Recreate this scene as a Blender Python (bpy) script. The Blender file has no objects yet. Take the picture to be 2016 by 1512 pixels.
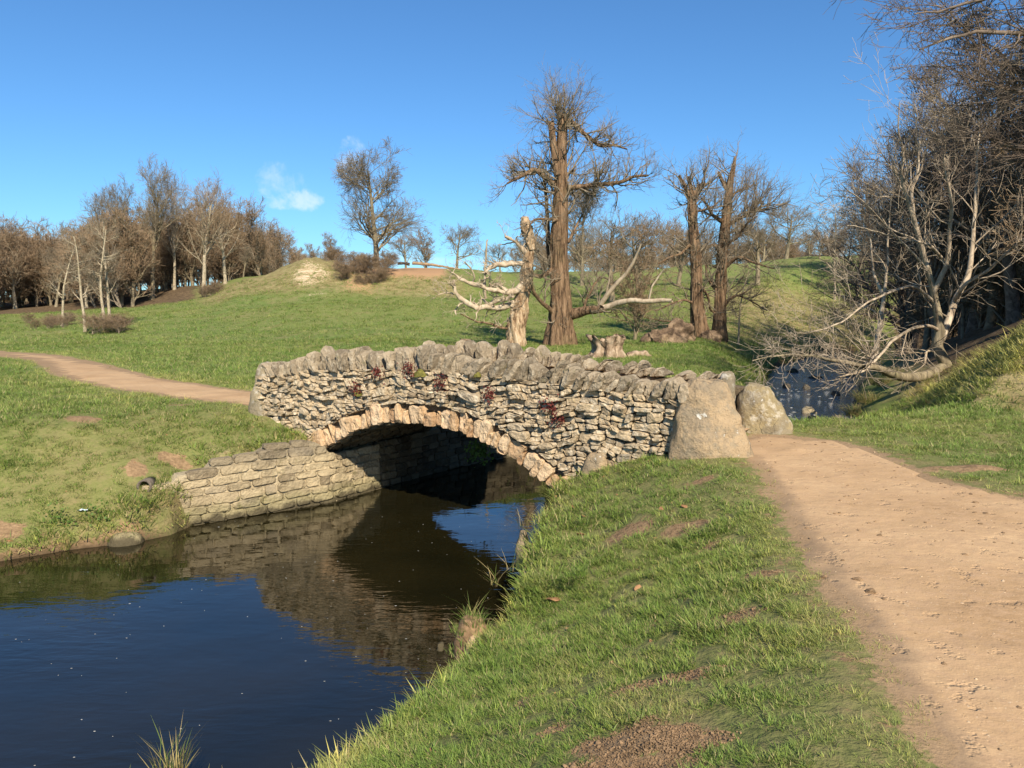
import bpy, bmesh, math, random
import numpy as np
from mathutils import Vector, Matrix
random.seed(7)
R = math.radians
S = bpy.context.scene
COL = S.collection

# ---------------------------------------------------------------- camera, sky, sun, exposure
CAM_H, FOC, PITCH = 1.6, 1500.0, math.atan((756 - 610) / 1500.0)
cam_d = bpy.data.cameras.new('camera')
cam = bpy.data.objects.new('camera', cam_d); COL.objects.link(cam)
cam.location = (0, 0, CAM_H)
cam.rotation_euler = (math.pi / 2 - PITCH, 0, 0)
cam_d.sensor_width = 36; cam_d.lens = 36 * FOC / 2016
cam_d.clip_end = 3000; cam_d.clip_start = 0.05
S.camera = cam

SUN_AZ, SUN_EL = R(164), R(37)      # azimuth of the sun clockwise from +Y
SKY_STRENGTH, SUN_STRENGTH = 0.078, 5.0
EXPOSURE = 0.70
sd = bpy.data.lights.new('sun', 'SUN')
sd.energy = SUN_STRENGTH; sd.angle = R(0.53); sd.color = (1.0, 0.88, 0.70)
sun = bpy.data.objects.new('sun', sd); COL.objects.link(sun)
tosun = Vector((math.sin(SUN_AZ) * math.cos(SUN_EL), math.cos(SUN_AZ) * math.cos(SUN_EL), math.sin(SUN_EL)))
sun.rotation_euler = tosun.to_track_quat('Z', 'Y').to_euler()
sun.location = tosun * 100
S.view_settings.view_transform = 'Standard'; S.view_settings.look = 'None'
S.view_settings.exposure = EXPOSURE; S.view_settings.gamma = 1
S.view_settings.use_curve_mapping = False
S.cycles.max_bounces = 6; S.cycles.diffuse_bounces = 3; S.cycles.glossy_bounces = 3
S.cycles.transparent_max_bounces = 6; S.cycles.use_denoising = True


class N:
    """tiny node-tree helper"""
    def __init__(s, nt): s.nt = nt; s.n = nt.nodes; s.l = nt.links
    def add(s, t, **kw):
        nd = s.n.new(t)
        for k, v in kw.items():
            if k == 'i':
                for a, b in v.items():
                    if isinstance(b, bpy.types.NodeSocket): s.l.new(b, nd.inputs[a])
                    else: nd.inputs[a].default_value = b
            else: setattr(nd, k, v)
        return nd
    def noise(s, vec, scale, detail=4, rough=.55, dist=0.):
        return s.add('ShaderNodeTexNoise', i={'Vector': vec, 'Scale': scale, 'Detail': detail, 'Roughness': rough, 'Distortion': dist}).outputs['Fac']
    def ramp(s, fac, stops):
        r = s.add('ShaderNodeValToRGB'); s.l.new(fac, r.inputs[0])
        e = r.color_ramp.elements
        while len(e) < len(stops): e.new(.5)
        for k, (p, c) in enumerate(stops):
            e[k].position = p; e[k].color = (c, c, c, 1) if isinstance(c, (int, float)) else (*c, 1)
        return r.outputs[0]
    def math(s, op, a, b=0., c=0., clamp=False):
        m = s.add('ShaderNodeMath', operation=op); m.use_clamp = clamp
        for k, v in enumerate((a, b, c)):
            if isinstance(v, bpy.types.NodeSocket): s.l.new(v, m.inputs[k])
            else: m.inputs[k].default_value = v
        return m.outputs[0]
    def mix(s, f, a, b, mode='MIX'):
        m = s.add('ShaderNodeMix', data_type='RGBA', blend_type=mode)
        for k, v in ((0, f), (6, a), (7, b)):
            if isinstance(v, bpy.types.NodeSocket): s.l.new(v, m.inputs[k])
            elif k == 0: m.inputs[k].default_value = v
            else: m.inputs[k].default_value = (*v, 1)
        return m.outputs[2]
    def sm(s, v, lo, hi):
        m = s.add('ShaderNodeMapRange', interpolation_type='SMOOTHSTEP', i={0: v, 1: lo, 2: hi})
        return m.outputs[0]
    def scalev(s, vec, sc):
        return s.add('ShaderNodeVectorMath', operation='MULTIPLY', i={0: vec, 1: sc}).outputs[0]
    def bump(s, h, strength, dist, normal=None):
        b = s.add('ShaderNodeBump', i={'Height': h, 'Strength': strength, 'Distance': dist})
        if normal: s.l.new(normal, b.inputs['Normal'])
        return b.outputs[0]


def px_dir(px, py):
    a, b = (px - 1008) / FOC, (756 - py) / FOC
    c, s_ = math.cos(PITCH), math.sin(PITCH)
    return np.array([a, c + b * s_, b * c - s_])


world = bpy.data.worlds.new('World'); S.world = world; world.use_nodes = True
w = N(world.node_tree); w.n.clear()
sky = w.add('ShaderNodeTexSky', sky_type='NISHITA', sun_disc=False, sun_elevation=SUN_EL, sun_rotation=SUN_AZ,
            altitude=100, air_density=1.0, dust_density=0.35, ozone_density=4.0)
tc = w.add('ShaderNodeTexCoord').outputs['Generated']
nrm = w.add('ShaderNodeVectorMath', operation='NORMALIZE', i={0: tc}).outputs[0]
skycol = w.mix(1.0, sky.outputs[0], (0.60, 0.95, 1.20), 'MULTIPLY')
cl = None
nz = w.noise(nrm, 22, 6, .62, .5); nz2 = w.noise(nrm, 70, 5, .6)
for (px, py, sx, sz, amp) in ((580, 392, .034, .013, .5), (545, 362, .03, .02, .3), (696, 314, .022, .022, .42), (640, 512, .30, .006, .25), (800, 512, .03, .012, .4)):
    d = px_dir(px, py); d = d / np.linalg.norm(d)
    rt = np.array([d[1], -d[0], 0]); rt /= np.linalg.norm(rt); up = np.cross(rt, d)
    du = w.add('ShaderNodeVectorMath', operation='DOT_PRODUCT', i={0: nrm, 1: tuple(rt)}).outputs['Value']
    dv = w.add('ShaderNodeVectorMath', operation='DOT_PRODUCT', i={0: nrm, 1: tuple(up)}).outputs['Value']
    du = w.math('DIVIDE', du, sx); dv = w.math('DIVIDE', dv, sz)
    q = w.math('ADD', w.math('MULTIPLY', du, du), w.math('MULTIPLY', dv, dv))
    front = w.add('ShaderNodeVectorMath', operation='DOT_PRODUCT', i={0: nrm, 1: tuple(d)}).outputs['Value']
    q = w.math('ADD', q, w.math('MULTIPLY', w.math('LESS_THAN', front, 0.), 9.))
    q = w.math('ADD', q, w.math('MULTIPLY', w.math('SUBTRACT', .5, nz), 5.5))
    q = w.math('ADD', q, w.math('MULTIPLY', w.math('SUBTRACT', .5, nz2), 2.2))
    m = w.math('MULTIPLY', w.sm(q, 1.25, -.6), amp)
    cl = m if cl is None else w.math('MAXIMUM', cl, m)
skycol = w.mix(cl, skycol, (8.0, 8.6, 9.6))
bg = w.add('ShaderNodeBackground', i={'Color': skycol, 'Strength': SKY_STRENGTH})
wo = w.add('ShaderNodeOutputWorld', i={'Surface': bg.outputs[0]})

# ---------------------------------------------------------------- helpers
def at(px, py, Y):
    """world point seen at photo pixel (px, py) at ground distance Y"""
    d = px_dir(px, py)
    return d * (Y / d[1]) + np.array([0, 0, CAM_H])

def atz(px, py, z):
    d = px_dir(px, py)
    return d * ((z - CAM_H) / d[2]) + np.array([0, 0, CAM_H])

def hash3(ix, iy, iz, seed):
    n = (ix * 374761393 + iy * 668265263 + iz * 2147483647 + seed * 974634777) & 0xffffffff
    n = ((n ^ (n >> 13)) * 1274126177) & 0xffffffff
    n = ((n ^ (n >> 16)) * 2246822519) & 0xffffffff
    return ((n ^ (n >> 15)) & 0xffffff) / float(0xffffff)

def vnoise(p, seed=0):
    p = np.asarray(p, float)
    f = np.floor(p).astype(np.int64); t = p - f; t = t * t * (3 - 2 * t)
    out = 0
    for dx in (0, 1):
        wx = t[..., 0] if dx else 1 - t[..., 0]
        for dy in (0, 1):
            wy = t[..., 1] if dy else 1 - t[..., 1]
            for dz in (0, 1):
                wz = t[..., 2] if dz else 1 - t[..., 2]
                out = out + wx * wy * wz * hash3(f[..., 0] + dx, f[..., 1] + dy, f[..., 2] + dz, seed)
    return out * 2 - 1

def fbm(p, octv=4, seed=0, gain=.5):
    p = np.asarray(p, float); a = 1.; s = 0; o = 0
    for k in range(octv):
        o = o + a * vnoise(p * (2 ** k) + k * 17.3, seed + k); s += a; a *= gain
    return o / s

def n2(x, y, sc, octv=3, seed=0):
    x, y = np.broadcast_arrays(x, y)
    return fbm(np.stack([x * sc, y * sc, np.zeros_like(x) + .37], -1), octv, seed)

def set3(o, label=None, cat=None, group=None, kind=None):
    if label: o['label'] = label
    if cat: o['category'] = cat
    if group: o['group'] = group
    if kind: o['kind'] = kind
    return o

def mesh_np(name, V, F, mat, smooth=True, attrs=None):
    """mesh from numpy verts (n,3) and faces (m,k) or list of such"""
    me = bpy.data.meshes.new(name)
    Fs = F if isinstance(F, list) else [F]
    Fs = [f for f in Fs if len(f)]
    loops = np.concatenate([f.reshape(-1) for f in Fs]).astype(np.int32)
    tot = np.concatenate([np.full(len(f), f.shape[1]) for f in Fs])
    start = np.concatenate([[0], np.cumsum(tot)[:-1]]).astype(np.int32)
    me.vertices.add(len(V)); me.vertices.foreach_set('co', np.asarray(V, np.float32).ravel())
    me.loops.add(len(loops)); me.loops.foreach_set('vertex_index', loops)
    me.polygons.add(len(tot)); me.polygons.foreach_set('loop_start', start)
    me.polygons.foreach_set('use_smooth', np.full(len(tot), smooth))
    me.update(calc_edges=True)
    if attrs:
        for k, v in attrs.items():
            a = me.attributes.new(k, 'FLOAT', 'POINT'); a.data.foreach_set('value', np.asarray(v, np.float32))
    if mat: me.materials.append(mat)
    return me

def link(name, me, parent=None, **kw):
    o = bpy.data.objects.new(name, me); COL.objects.link(o)
    if parent: o.parent = parent
    set3(o, **kw)
    return o

def empty(name, loc, **kw):
    o = bpy.data.objects.new(name, None); COL.objects.link(o)
    o.location = tuple(float(v) for v in loc); o.empty_display_size = .3
    set3(o, **kw)
    return o

def copy_tree(o, parent=None):
    c = o.copy(); COL.objects.link(c)
    if parent: c.parent = parent
    for ch in o.children: copy_tree(ch, c)
    return c

# ---------------------------------------------------------------- materials
def new_mat(name):
    m = bpy.data.materials.new(name); m.use_nodes = True
    k = N(m.node_tree); k.n.clear()
    return m, k

def finish(k, color, rough, normal=None, spec=.3, trans=None):
    b = k.add('ShaderNodeBsdfPrincipled', i={'Roughness': rough, 'Specular IOR Level': spec})
    if isinstance(color, bpy.types.NodeSocket): k.l.new(color, b.inputs['Base Color'])
    else: b.inputs['Base Color'].default_value = (*color, 1)
    if normal: k.l.new(normal, b.inputs['Normal'])
    out = b.outputs[0]
    if trans:
        t = k.add('ShaderNodeBsdfTranslucent')
        if isinstance(color, bpy.types.NodeSocket): k.l.new(color, t.inputs['Color'])
        mx = k.add('ShaderNodeMixShader', i={0: trans, 1: out, 2: t.outputs[0]}); out = mx.outputs[0]
    k.add('ShaderNodeOutputMaterial', i={'Surface': out})
    return b

def dirt_color(k, P):
    a = k.noise(P, .9, 5, .6); b = k.noise(P, 14, 4, .6); c = k.noise(P, 60, 3, .6)
    col = k.ramp(a, [(.3, (.34, .22, .118)), (.5, (.44, .295, .165)), (.7, (.51, .355, .205))])
    col = k.mix(k.sm(b, .35, .75), col, (.42, .28, .165))
    col = k.mix(k.math('MULTIPLY', k.sm(c, .62, .72), .5), col, (.62, .50, .35))
    return col

def grass_color(k, P):
    """shared by the ground and by the blades that stand on it"""
    a = k.noise(P, .22, 4, .6); b = k.noise(P, 1.6, 4, .65); c = k.noise(P, 7, 3, .6)
    col = k.mix(k.sm(a, .35, .65), (.095, .175, .030), (.145, .200, .042))
    col = k.mix(k.math('MULTIPLY', k.sm(b, .50, .72), .75), col, (.27, .235, .105))
    col = k.mix(k.math('MULTIPLY', k.sm(c, .5, .75), .45), col, (.065, .105, .022))
    return col

def ground_material():
    m, k = new_mat('meadow_ground')
    P = k.add('ShaderNodeNewGeometry').outputs['Position']
    A = lambda n: k.add('ShaderNodeAttribute', attribute_name=n).outputs['Fac']
    n_edge = k.noise(P, 5.5, 5, .65); n_edge2 = k.noise(P, 30, 3, .6)
    g = grass_color(k, P)
    flat = k.scalev(P, (1, .45, 1))
    g = k.mix(k.math('MULTIPLY', k.sm(k.noise(flat, .55, 5, .6), .5, .66), .55), g, (.205, .185, .075))
    g = k.mix(k.math('MULTIPLY', k.sm(k.noise(flat, .11, 3, .5), .44, .62), .6), g, (.145, .19, .04))
    g = k.mix(k.math('MULTIPLY', k.sm(k.noise(flat, 2.6, 5, .7), .56, .68), .45), g, (.30, .255, .125))
    g = k.mix(k.math('MULTIPLY', k.sm(k.noise(flat, 4.5, 4, .7), .60, .70), .6), g, (.055, .085, .02))
    g = k.mix(k.math('MULTIPLY', k.sm(k.noise(P, 11, 4, .75), .5, .62), .5), g, (.25, .22, .095))
    g = k.mix(k.math('MULTIPLY', k.sm(k.noise(k.scalev(P, (.6, .25, 1)), 3.3, 6, .75), .5, .64), .5), g, (.225, .20, .085))
    g = k.mix(.14, g, (.22, .19, .11))
    near = A('near')     # bare soil shows between the modelled blades
    soil = k.ramp(k.noise(P, 25, 4, .6), [(.3, (.11, .08, .042)), (.7, (.24, .175, .095))])
    g = k.mix(k.math('MULTIPLY', near, .42), g, soil)
    def mask(n, lo, hi, amt=.55):
        v = k.math('ADD', A(n), k.math('MULTIPLY', k.math('SUBTRACT', n_edge, .5), amt * 1.6))
        v = k.math('ADD', v, k.math('MULTIPLY', k.math('SUBTRACT', n_edge2, .5), amt * .8))
        return k.sm(v, lo, hi)
    d = k.mix(.72, dirt_color(k, P), (.23, .16, .095))
    mud = k.ramp(k.noise(P, 18, 5, .7), [(.3, (.15, .10, .055)), (.55, (.27, .18, .10)), (.8, (.38, .26, .15))])
    litter = k.ramp(k.noise(P, 3.5, 6, .7), [(.3, (.045, .033, .02)), (.5, (.115, .08, .048)), (.7, (.20, .145, .085))])
    rock = k.ramp(k.noise(k.scalev(P, (1, 1, 4)), 1.3, 5, .6), [(.35, (.24, .19, .09)), (.5, (.46, .35, .22)), (.65, (.58, .48, .34))])
    scrub = k.ramp(k.noise(P, 1.4, 6, .7), [(.3, (.13, .095, .045)), (.5, (.235, .19, .09)), (.7, (.33, .27, .14))])
    col = k.mix(mask('scrub', .35, .65, .9), g, scrub)
    col = k.mix(mask('earth', .4, .6, .8), col, (.38, .235, .13))
    col = k.mix(mask('wood', .35, .65, .6), col, litter)
    col = k.mix(mask('rock', .45, .55, .8), col, rock)
    col = k.mix(mask('mud', .42, .58, .7), col, mud)
    col = k.mix(mask('path', .42, .58, .55), col, d)
    col = k.mix(A('wet'), col, (.035, .026, .016))
    h = k.math('ADD', k.math('MULTIPLY', k.noise(P, 3, 6, .65), .6), k.math('MULTIPLY', k.noise(P, 22, 4, .6), .25))
    h = k.math('MULTIPLY', h, k.math('SUBTRACT', 1., k.math('MULTIPLY', A('path'), .85)))
    nn = k.bump(h, .8, .09)
    nn = k.bump(k.noise(P, 45, 4, .7), .35, .02, nn)
    finish(k, col, .95, nn, .1)
    return m

def path_material():
    m, k = new_mat('trodden_sandy_earth')
    P = k.add('ShaderNodeNewGeometry').outputs['Position']
    d = dirt_color(k, P)
    pit = k.sm(k.noise(P, 5.5, 4, .65), .58, .70)
    pit2 = k.sm(k.noise(P, 31, 3, .6), .66, .74)
    A = k.add('ShaderNodeAttribute', attribute_name='shoulder').outputs['Fac']
    worn = k.sm(k.math('ADD', A, k.math('MULTIPLY', k.math('SUBTRACT', k.noise(P, 3.5, 5, .65), .5), .9)), .35, .75)
    d = k.mix(k.math('MULTIPLY', worn, .58), d, (.25, .175, .11))
    nn = k.bump(k.noise(P, 3.2, 5, .6), .5, .05)
    nn = k.bump(k.math('MULTIPLY', pit, -1.), .5, .022, nn)
    nn = k.bump(pit2, .4, .006, nn)
    nn = k.bump(k.noise(P, 90, 3, .6), .35, .004, nn)
    finish(k, d, .97, nn, .08)
    return m

def stone_material(name, stops, lichen, bscale=1., moss=.25, drk=.5, cells_=.25, tide=False):
    m, k = new_mat(name)
    P = k.add('ShaderNodeNewGeometry').outputs['Position']
    rnd = k.add('ShaderNodeObjectInfo').outputs['Random']
    isl = k.add('ShaderNodeNewGeometry').outputs['Random Per Island']
    rr = k.math('FRACT', k.math('ADD', rnd, isl))
    off = k.add('ShaderNodeVectorMath', operation='ADD', i={0: P, 1: (0, 0, 0)})
    cmb = k.add('ShaderNodeCombineXYZ', i={0: k.math('MULTIPLY', rr, 31.), 1: k.math('MULTIPLY', rr, 7.), 2: 0.})
    k.l.new(cmb.outputs[0], off.inputs[1]); Q = off.outputs[0]
    v = k.math('ADD', k.math('MULTIPLY', rr, .62), k.math('MULTIPLY', k.noise(Q, 5, 5, .6), .38))
    col = k.ramp(v, stops)
    col = k.mix(k.math('MULTIPLY', k.sm(k.noise(Q, 9, 6, .7), .5, .64), lichen[1]), col, lichen[0])
    col = k.mix(k.math('MULTIPLY', k.sm(k.noise(Q, 26, 4, .7), .6, .68), drk), col, (.06, .048, .035))
    col = k.mix(k.math('MULTIPLY', k.sm(k.noise(P, 4.2, 5, .65), .60, .70), moss), col, (.115, .105, .03))
    if tide:
        zz = k.add('ShaderNodeSeparateXYZ', i={0: P}).outputs[2]
        zz = k.math('ADD', zz, k.math('MULTIPLY', k.math('SUBTRACT', k.noise(P, 3.2, 5, .65), .5), .30))
        col = k.mix(k.math('MULTIPLY', k.sm(zz, -1.05, -1.25), .45), col, (.17, .165, .07))
        col = k.mix(k.math('MULTIPLY', k.sm(zz, -1.27, -1.36), .85), col, (.055, .045, .028))
        col = k.mix(k.math('MULTIPLY', k.sm(zz, -.72, -.55), .55), col, (.15, .125, .09))
    vor = k.add('ShaderNodeTexVoronoi', i={'Vector': Q, 'Scale': 26.}).outputs['Distance']
    h = k.math('ADD', k.noise(Q, 13 * bscale, 7, .68), k.math('MULTIPLY', vor, cells_))
    nn = k.bump(h, .9, .045 / bscale)
    if cells_ == 0.:
        ck = k.add('ShaderNodeTexVoronoi', feature='DISTANCE_TO_EDGE', i={'Vector': k.add('ShaderNodeVectorMath', operation='ADD', i={0: Q, 1: k.add('ShaderNodeVectorMath', operation='SCALE', i={0: k.add('ShaderNodeTexNoise', i={'Vector': Q, 'Scale': 5.}).outputs['Color'], 'Scale': .35}).outputs[0]}).outputs[0], 'Scale': 2.0}).outputs['Distance']
        crack = k.math('MULTIPLY', k.sm(ck, .018, .0), k.sm(k.noise(Q, 2.1, 3, .6), .56, .64))
        col = k.mix(k.math('MULTIPLY', crack, .8), col, (.05, .04, .03))
        gr = k.sm(k.noise(P, 3.1, 4, .7), .46, .58); col = k.mix(k.math('MULTIPLY', gr, .55), col, (.20, .17, .125))
        wh = k.sm(k.noise(P, 6.2, 4, .6), .66, .69); col = k.mix(k.math('MULTIPLY', wh, .8), col, (.62, .60, .54))
    nn = k.bump(k.noise(Q, 75, 4, .7), .6, .006, nn)
    finish(k, col, .92, nn, .15)
    return m

def bark_material(name, c1, c2, c3, vs=(9, 9, 1.6), strength=.9, dist=.06, green=.15):
    m, k = new_mat(name)
    O = k.add('ShaderNodeTexCoord').outputs['Object']
    Q = k.scalev(O, vs)
    a = k.noise(Q, 1.0, 5, .65, .6); b = k.noise(O, 1.3, 4, .6)
    col = k.ramp(a, [(.36, c1), (.5, c2), (.66, c3)])
    col = k.mix(k.math('MULTIPLY', k.sm(b, .5, .7), green), col, (.12, .12, .05))
    nn = k.bump(a, strength, dist)
    finish(k, col, .93, nn, .12)
    return m

def simple_mat(name, c1, c2, sc=6, rough=.9, bump=.3, bd=.02, trans=None, spec=.2):
    m, k = new_mat(name)
    P = k.add('ShaderNodeNewGeometry').outputs['Position']
    a = k.noise(P, sc, 4, .6)
    col = k.ramp(a, [(.35, c1), (.65, c2)])
    nn = k.bump(k.noise(P, sc * 3, 4, .6), bump, bd) if bump else None
    finish(k, col, rough, nn, spec, trans)
    return m

def blade_material(name, dry, tint=(1, 1, 1)):
    m, k = new_mat(name)
    P = k.add('ShaderNodeNewGeometry').outputs['Position']
    r = k.add('ShaderNodeAttribute', attribute_name='rnd').outputs['Fac']
    t = k.add('ShaderNodeAttribute', attribute_name='tip').outputs['Fac']
    ins = k.add('ShaderNodeAttribute', attribute_name='hue', attribute_type='INSTANCER').outputs['Fac']
    g = grass_color(k, P)
    g = k.mix(k.sm(ins, .25, .95), g, (.33, .31, .11))
    g = k.mix(k.math('MULTIPLY', k.math('SUBTRACT', 1., k.sm(ins, .0, .2)), .55), g, (.085, .165, .03))
    g = k.mix(1., g, k.ramp(r, [(0., (.62, .70, .62)), (.6, (1.25, 1.3, 1.05)), (1., (2.3, 2.1, 1.6))]), 'MULTIPLY')
    g = k.mix(k.math('MULTIPLY', k.sm(r, 1 - dry - .02, 1 - dry + .02), .9), g, (.40, .32, .17))
    g = k.mix(k.math('MULTIPLY', t, .22), g, (.33, .31, .13))
    g = k.mix(1., g, tuple(1.15 * v for v in tint), 'MULTIPLY')
    finish(k, g, .55, None, .3, .35)
    return m

def water_material():
    m, k = new_mat('dark_stream_water')
    P = k.add('ShaderNodeNewGeometry').outputs['Position']
    sep = k.add('ShaderNodeSeparateXYZ', i={0: P})
    far = k.sm(sep.outputs[1], 13.5, 17.5)
    rip = k.noise(k.scalev(P, (2.2, 6.5, 1)), 1.5, 3, .5, .3)
    rip2 = k.noise(k.scalev(P, (1, 1.5, 1)), 1.6, 3, .5)
    fast = k.noise(k.scalev(P, (3.5, 2.5, 1)), 2.2, 5, .65, .4)
    zone = k.sm(k.noise(P, .45, 2, .5), .38, .62)
    h = k.math('ADD', k.math('MULTIPLY', k.math('MULTIPLY', rip, k.math('ADD', k.math('MULTIPLY', zone, .0036), .0010)), k.math('SUBTRACT', 1., far)), k.math('MULTIPLY', rip2, .005))
    h = k.math('ADD', h, k.math('MULTIPLY', k.math('MULTIPLY', fast, far), .042))
    nn = k.add('ShaderNodeBump', i={'Height': h, 'Strength': 1., 'Distance': 1.}).outputs[0]
    col = k.ramp(k.noise(P, .8, 3, .5), [(.3, (.008, .0075, .003)), (.7, (.014, .0115, .004))])
    b = finish(k, col, .02, nn, .5)
    b.inputs['IOR'].default_value = 1.6
    return m

M = {}
M['ground'] = ground_material(); M['path'] = path_material(); M['water'] = water_material()
ASH = [(.15, (.21, .165, .105)), (.4, (.33, .265, .165)), (.7, (.43, .345, .215)), (.9, (.19, .16, .12))]
M['rubble'] = stone_material('weathered_limestone', [(.12, (.23, .175, .115)), (.3, (.38, .295, .19)), (.6, (.49, .385, .25)), (.85, (.32, .265, .19))], ((.66, .58, .45), .6), moss=.35)
M['coping'] = stone_material('lichened_coping_stone', [(.15, (.15, .122, .085)), (.45, (.26, .21, .145)), (.8, (.34, .275, .19))], ((.48, .42, .32), .5), moss=.45)
M['voussoir'] = stone_material('warm_sandstone', [(.15, (.36, .21, .11)), (.4, (.52, .36, .21)), (.7, (.60, .45, .29)), (.9, (.40, .22, .115))], ((.66, .54, .38), .35), moss=.06, drk=.25)
M['ashlar'] = stone_material('buff_walling_stone', ASH, ((.50, .42, .27), .4), moss=.5, drk=.35, tide=True)
M['boulder'] = stone_material('tan_boulder_stone', [(.2, (.33, .24, .145)), (.5, (.40, .295, .18)), (.8, (.45, .34, .21))], ((.27, .225, .155), .8), bscale=.45, moss=.2, drk=.45, cells_=0.)
M['greyrock'] = stone_material('grey_boulder_stone', [(.2, (.22, .185, .125)), (.5, (.31, .255, .165)), (.8, (.39, .32, .20))], ((.60, .57, .50), .6), bscale=.55, moss=.5, drk=.5, cells_=0.)
M['soffit'] = stone_material('shade_painted_soffit_rubble', [(.2, (.045, .036, .022)), (.5, (.085, .068, .04)), (.8, (.14, .115, .07))], ((.16, .145, .11), .35), moss=.3)  # damp brown rubble; the arch's inner shade is painted into these dark tones
M['boulder2'] = stone_material('tan_grey_boulder_stone', [(.2, (.27, .215, .12)), (.5, (.37, .285, .15)), (.8, (.42, .33, .17))], ((.50, .45, .36), .75), bscale=.5, moss=.3, drk=.6, cells_=0.)
M['wetrock'] = stone_material('wet_stream_rock', [(.2, (.05, .045, .035)), (.6, (.12, .10, .075))], ((.2, .19, .16), .3), moss=.5)
M['mortar'] = stone_material('pale_lime_mortar', [(.2, (.32, .255, .16)), (.8, (.44, .365, .24))], ((.46, .39, .26), .4), moss=.5, drk=.3, tide=True)
M['gap'] = simple_mat('dark_earth_core', (.10, .075, .05), (.20, .155, .10), 12, .98, .9, .04)
M['chestnut'] = bark_material('furrowed_chestnut_bark', (.055, .035, .022), (.195, .125, .075), (.31, .21, .13), (9, 9, 1.1), 1., .16, .2)
M['snag'] = bark_material('bare_dead_wood', (.15, .09, .05), (.38, .27, .165), (.56, .45, .32), (7, 7, 1.8), .9, .08, .05)
M['palewood'] = bark_material('pale_dead_branch', (.28, .215, .15), (.42, .34, .245), (.50, .415, .31), (6, 6, 3), .5, .02, .02)
M['twig'] = bark_material('brown_twig_bark', (.13, .105, .075), (.215, .175, .125), (.30, .25, .18), (4, 4, 4), .3, .01, .25)
M['redtwig'] = bark_material('reddish_twig_bark', (.17, .12, .075), (.27, .19, .12), (.36, .26, .165), (4, 4, 4), .3, .01, .1)
M['olivebark'] = bark_material('olive_grey_bark', (.11, .09, .06), (.21, .175, .115), (.30, .25, .17), (6, 6, 1.5), .6, .03, .45)
M['greybark'] = bark_material('pale_grey_bark', (.20, .155, .11), (.36, .29, .21), (.50, .42, .32), (6, 6, 3), .5, .02, .15)
M['palebark'] = bark_material('pale_alder_bark', (.22, .185, .12), (.36, .30, .21), (.48, .41, .30), (6, 6, 3), .5, .03, .2)
M['darktwig'] = bark_material('dark_twig_bark', (.075, .057, .045), (.145, .112, .088), (.22, .175, .135), (4, 4, 4), .3, .01, .1)
M['rot'] = bark_material('gnarled_root_wood', (.09, .06, .04), (.25, .18, .12), (.42, .33, .24), (5, 5, 2.4), 1., .09, .1)
M['rootwood'] = bark_material('dark_rotten_root_wood', (.05, .035, .025), (.13, .09, .06), (.27, .195, .13), (3, 3, 3), 1., .1, .1)
M['blade'] = blade_material('turf_blade', .14); M['dryblade'] = blade_material('dry_sedge_blade', .62, (1.0, .95, .85))
M['moss'] = simple_mat('olive_moss', (.09, .085, .02), (.20, .18, .045), 25, .95, .8, .02)
M['redleaf'] = simple_mat('crimson_leaves', (.085, .017, .014), (.17, .038, .028), 30, .6, 0, 0, .2)
M['greenleaf'] = simple_mat('fresh_green_leaves', (.06, .12, .02), (.13, .20, .045), 30, .6, 0, 0, .25)
M['foam'] = simple_mat('white_foam_fleck', (.3, .3, .28), (.5, .5, .48), 9, .6, 0, 0)
M['clod'] = simple_mat('crumbled_soil', (.14, .092, .052), (.28, .185, .105), 20, .98, .5, .01)
M['leaflitter'] = simple_mat('fallen_brown_leaf', (.22, .11, .05), (.36, .2, .1), 20, .8, 0, 0)
M['litter'] = simple_mat('pale_blue_plastic', (.45, .6, .7), (.7, .78, .8), 20, .4, .3, .01)
M['clay'] = simple_mat('dark_pipe_clay', (.09, .075, .06), (.17, .14, .11), 20, .85, .3, .01)
M['pebble'] = simple_mat('pale_path_grit', (.30, .20, .115), (.50, .38, .25), 3, .9, 0, 0)

# ---------------------------------------------------------------- terrain
BA = np.array([-4.21, 12.60]); BU = np.array([.834, -.551]); BW = np.array([.551, .834])
def bw(u, wv): return BA + BU * u + BW * wv

WATER_Z = -1.40
RIVER = np.array([(-20, 4), (-12, 6.6), (-8, 8.1), (-6.1, 8.85), (-5.5, 9.3), (-4.85, 9.62), (-4.55, 9.95), (-4.42, 10.65), (-3.6, 11.32), tuple(bw(1.35, -.1)), tuple(bw(1.35, 2.7)), tuple(bw(1.6, 4.3)),
    (3.0, 16.5), (5.9, 17.9), (7.7, 22.5), (9.6, 29.5), (14.0, 40.3), (21, 52), (32, 62), (40, 57), (26, 46), (19.7, 40.3), (13.7, 30), (10.6, 23.5),
    (8.6, 18.6), (7.5, 15.0), (6.5, 13.0), (5.2, 12.15), (3.7, 11.75), tuple(bw(5.78, 2.6)), tuple(bw(5.78, -.05)), (.30, 8.6), (.12, 7.6), (.04, 6.89), (-.08, 6.14), (-.42, 5.62), (-.62, 5.0),
    (-.93, 4.32), (-1.25, 3.85), (-1.6, 3.85), (-1.9, 4.22), (-2.3, 4.1), (-2.9, 3.5), (-4, 3.0), (-7, 1.5), (-12, -1), (-20, -3)], float)
HILL = np.array([(60, -6), (14, 8.2), (9.2, 10.5), (7.3, 12.3), (7.6, 14.6), (9.4, 18.4), (11.3, 23.4), (14.5, 30), (20.6, 40), (27, 46.5), (41, 57), (90, 70), (90, -6)], float)
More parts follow.
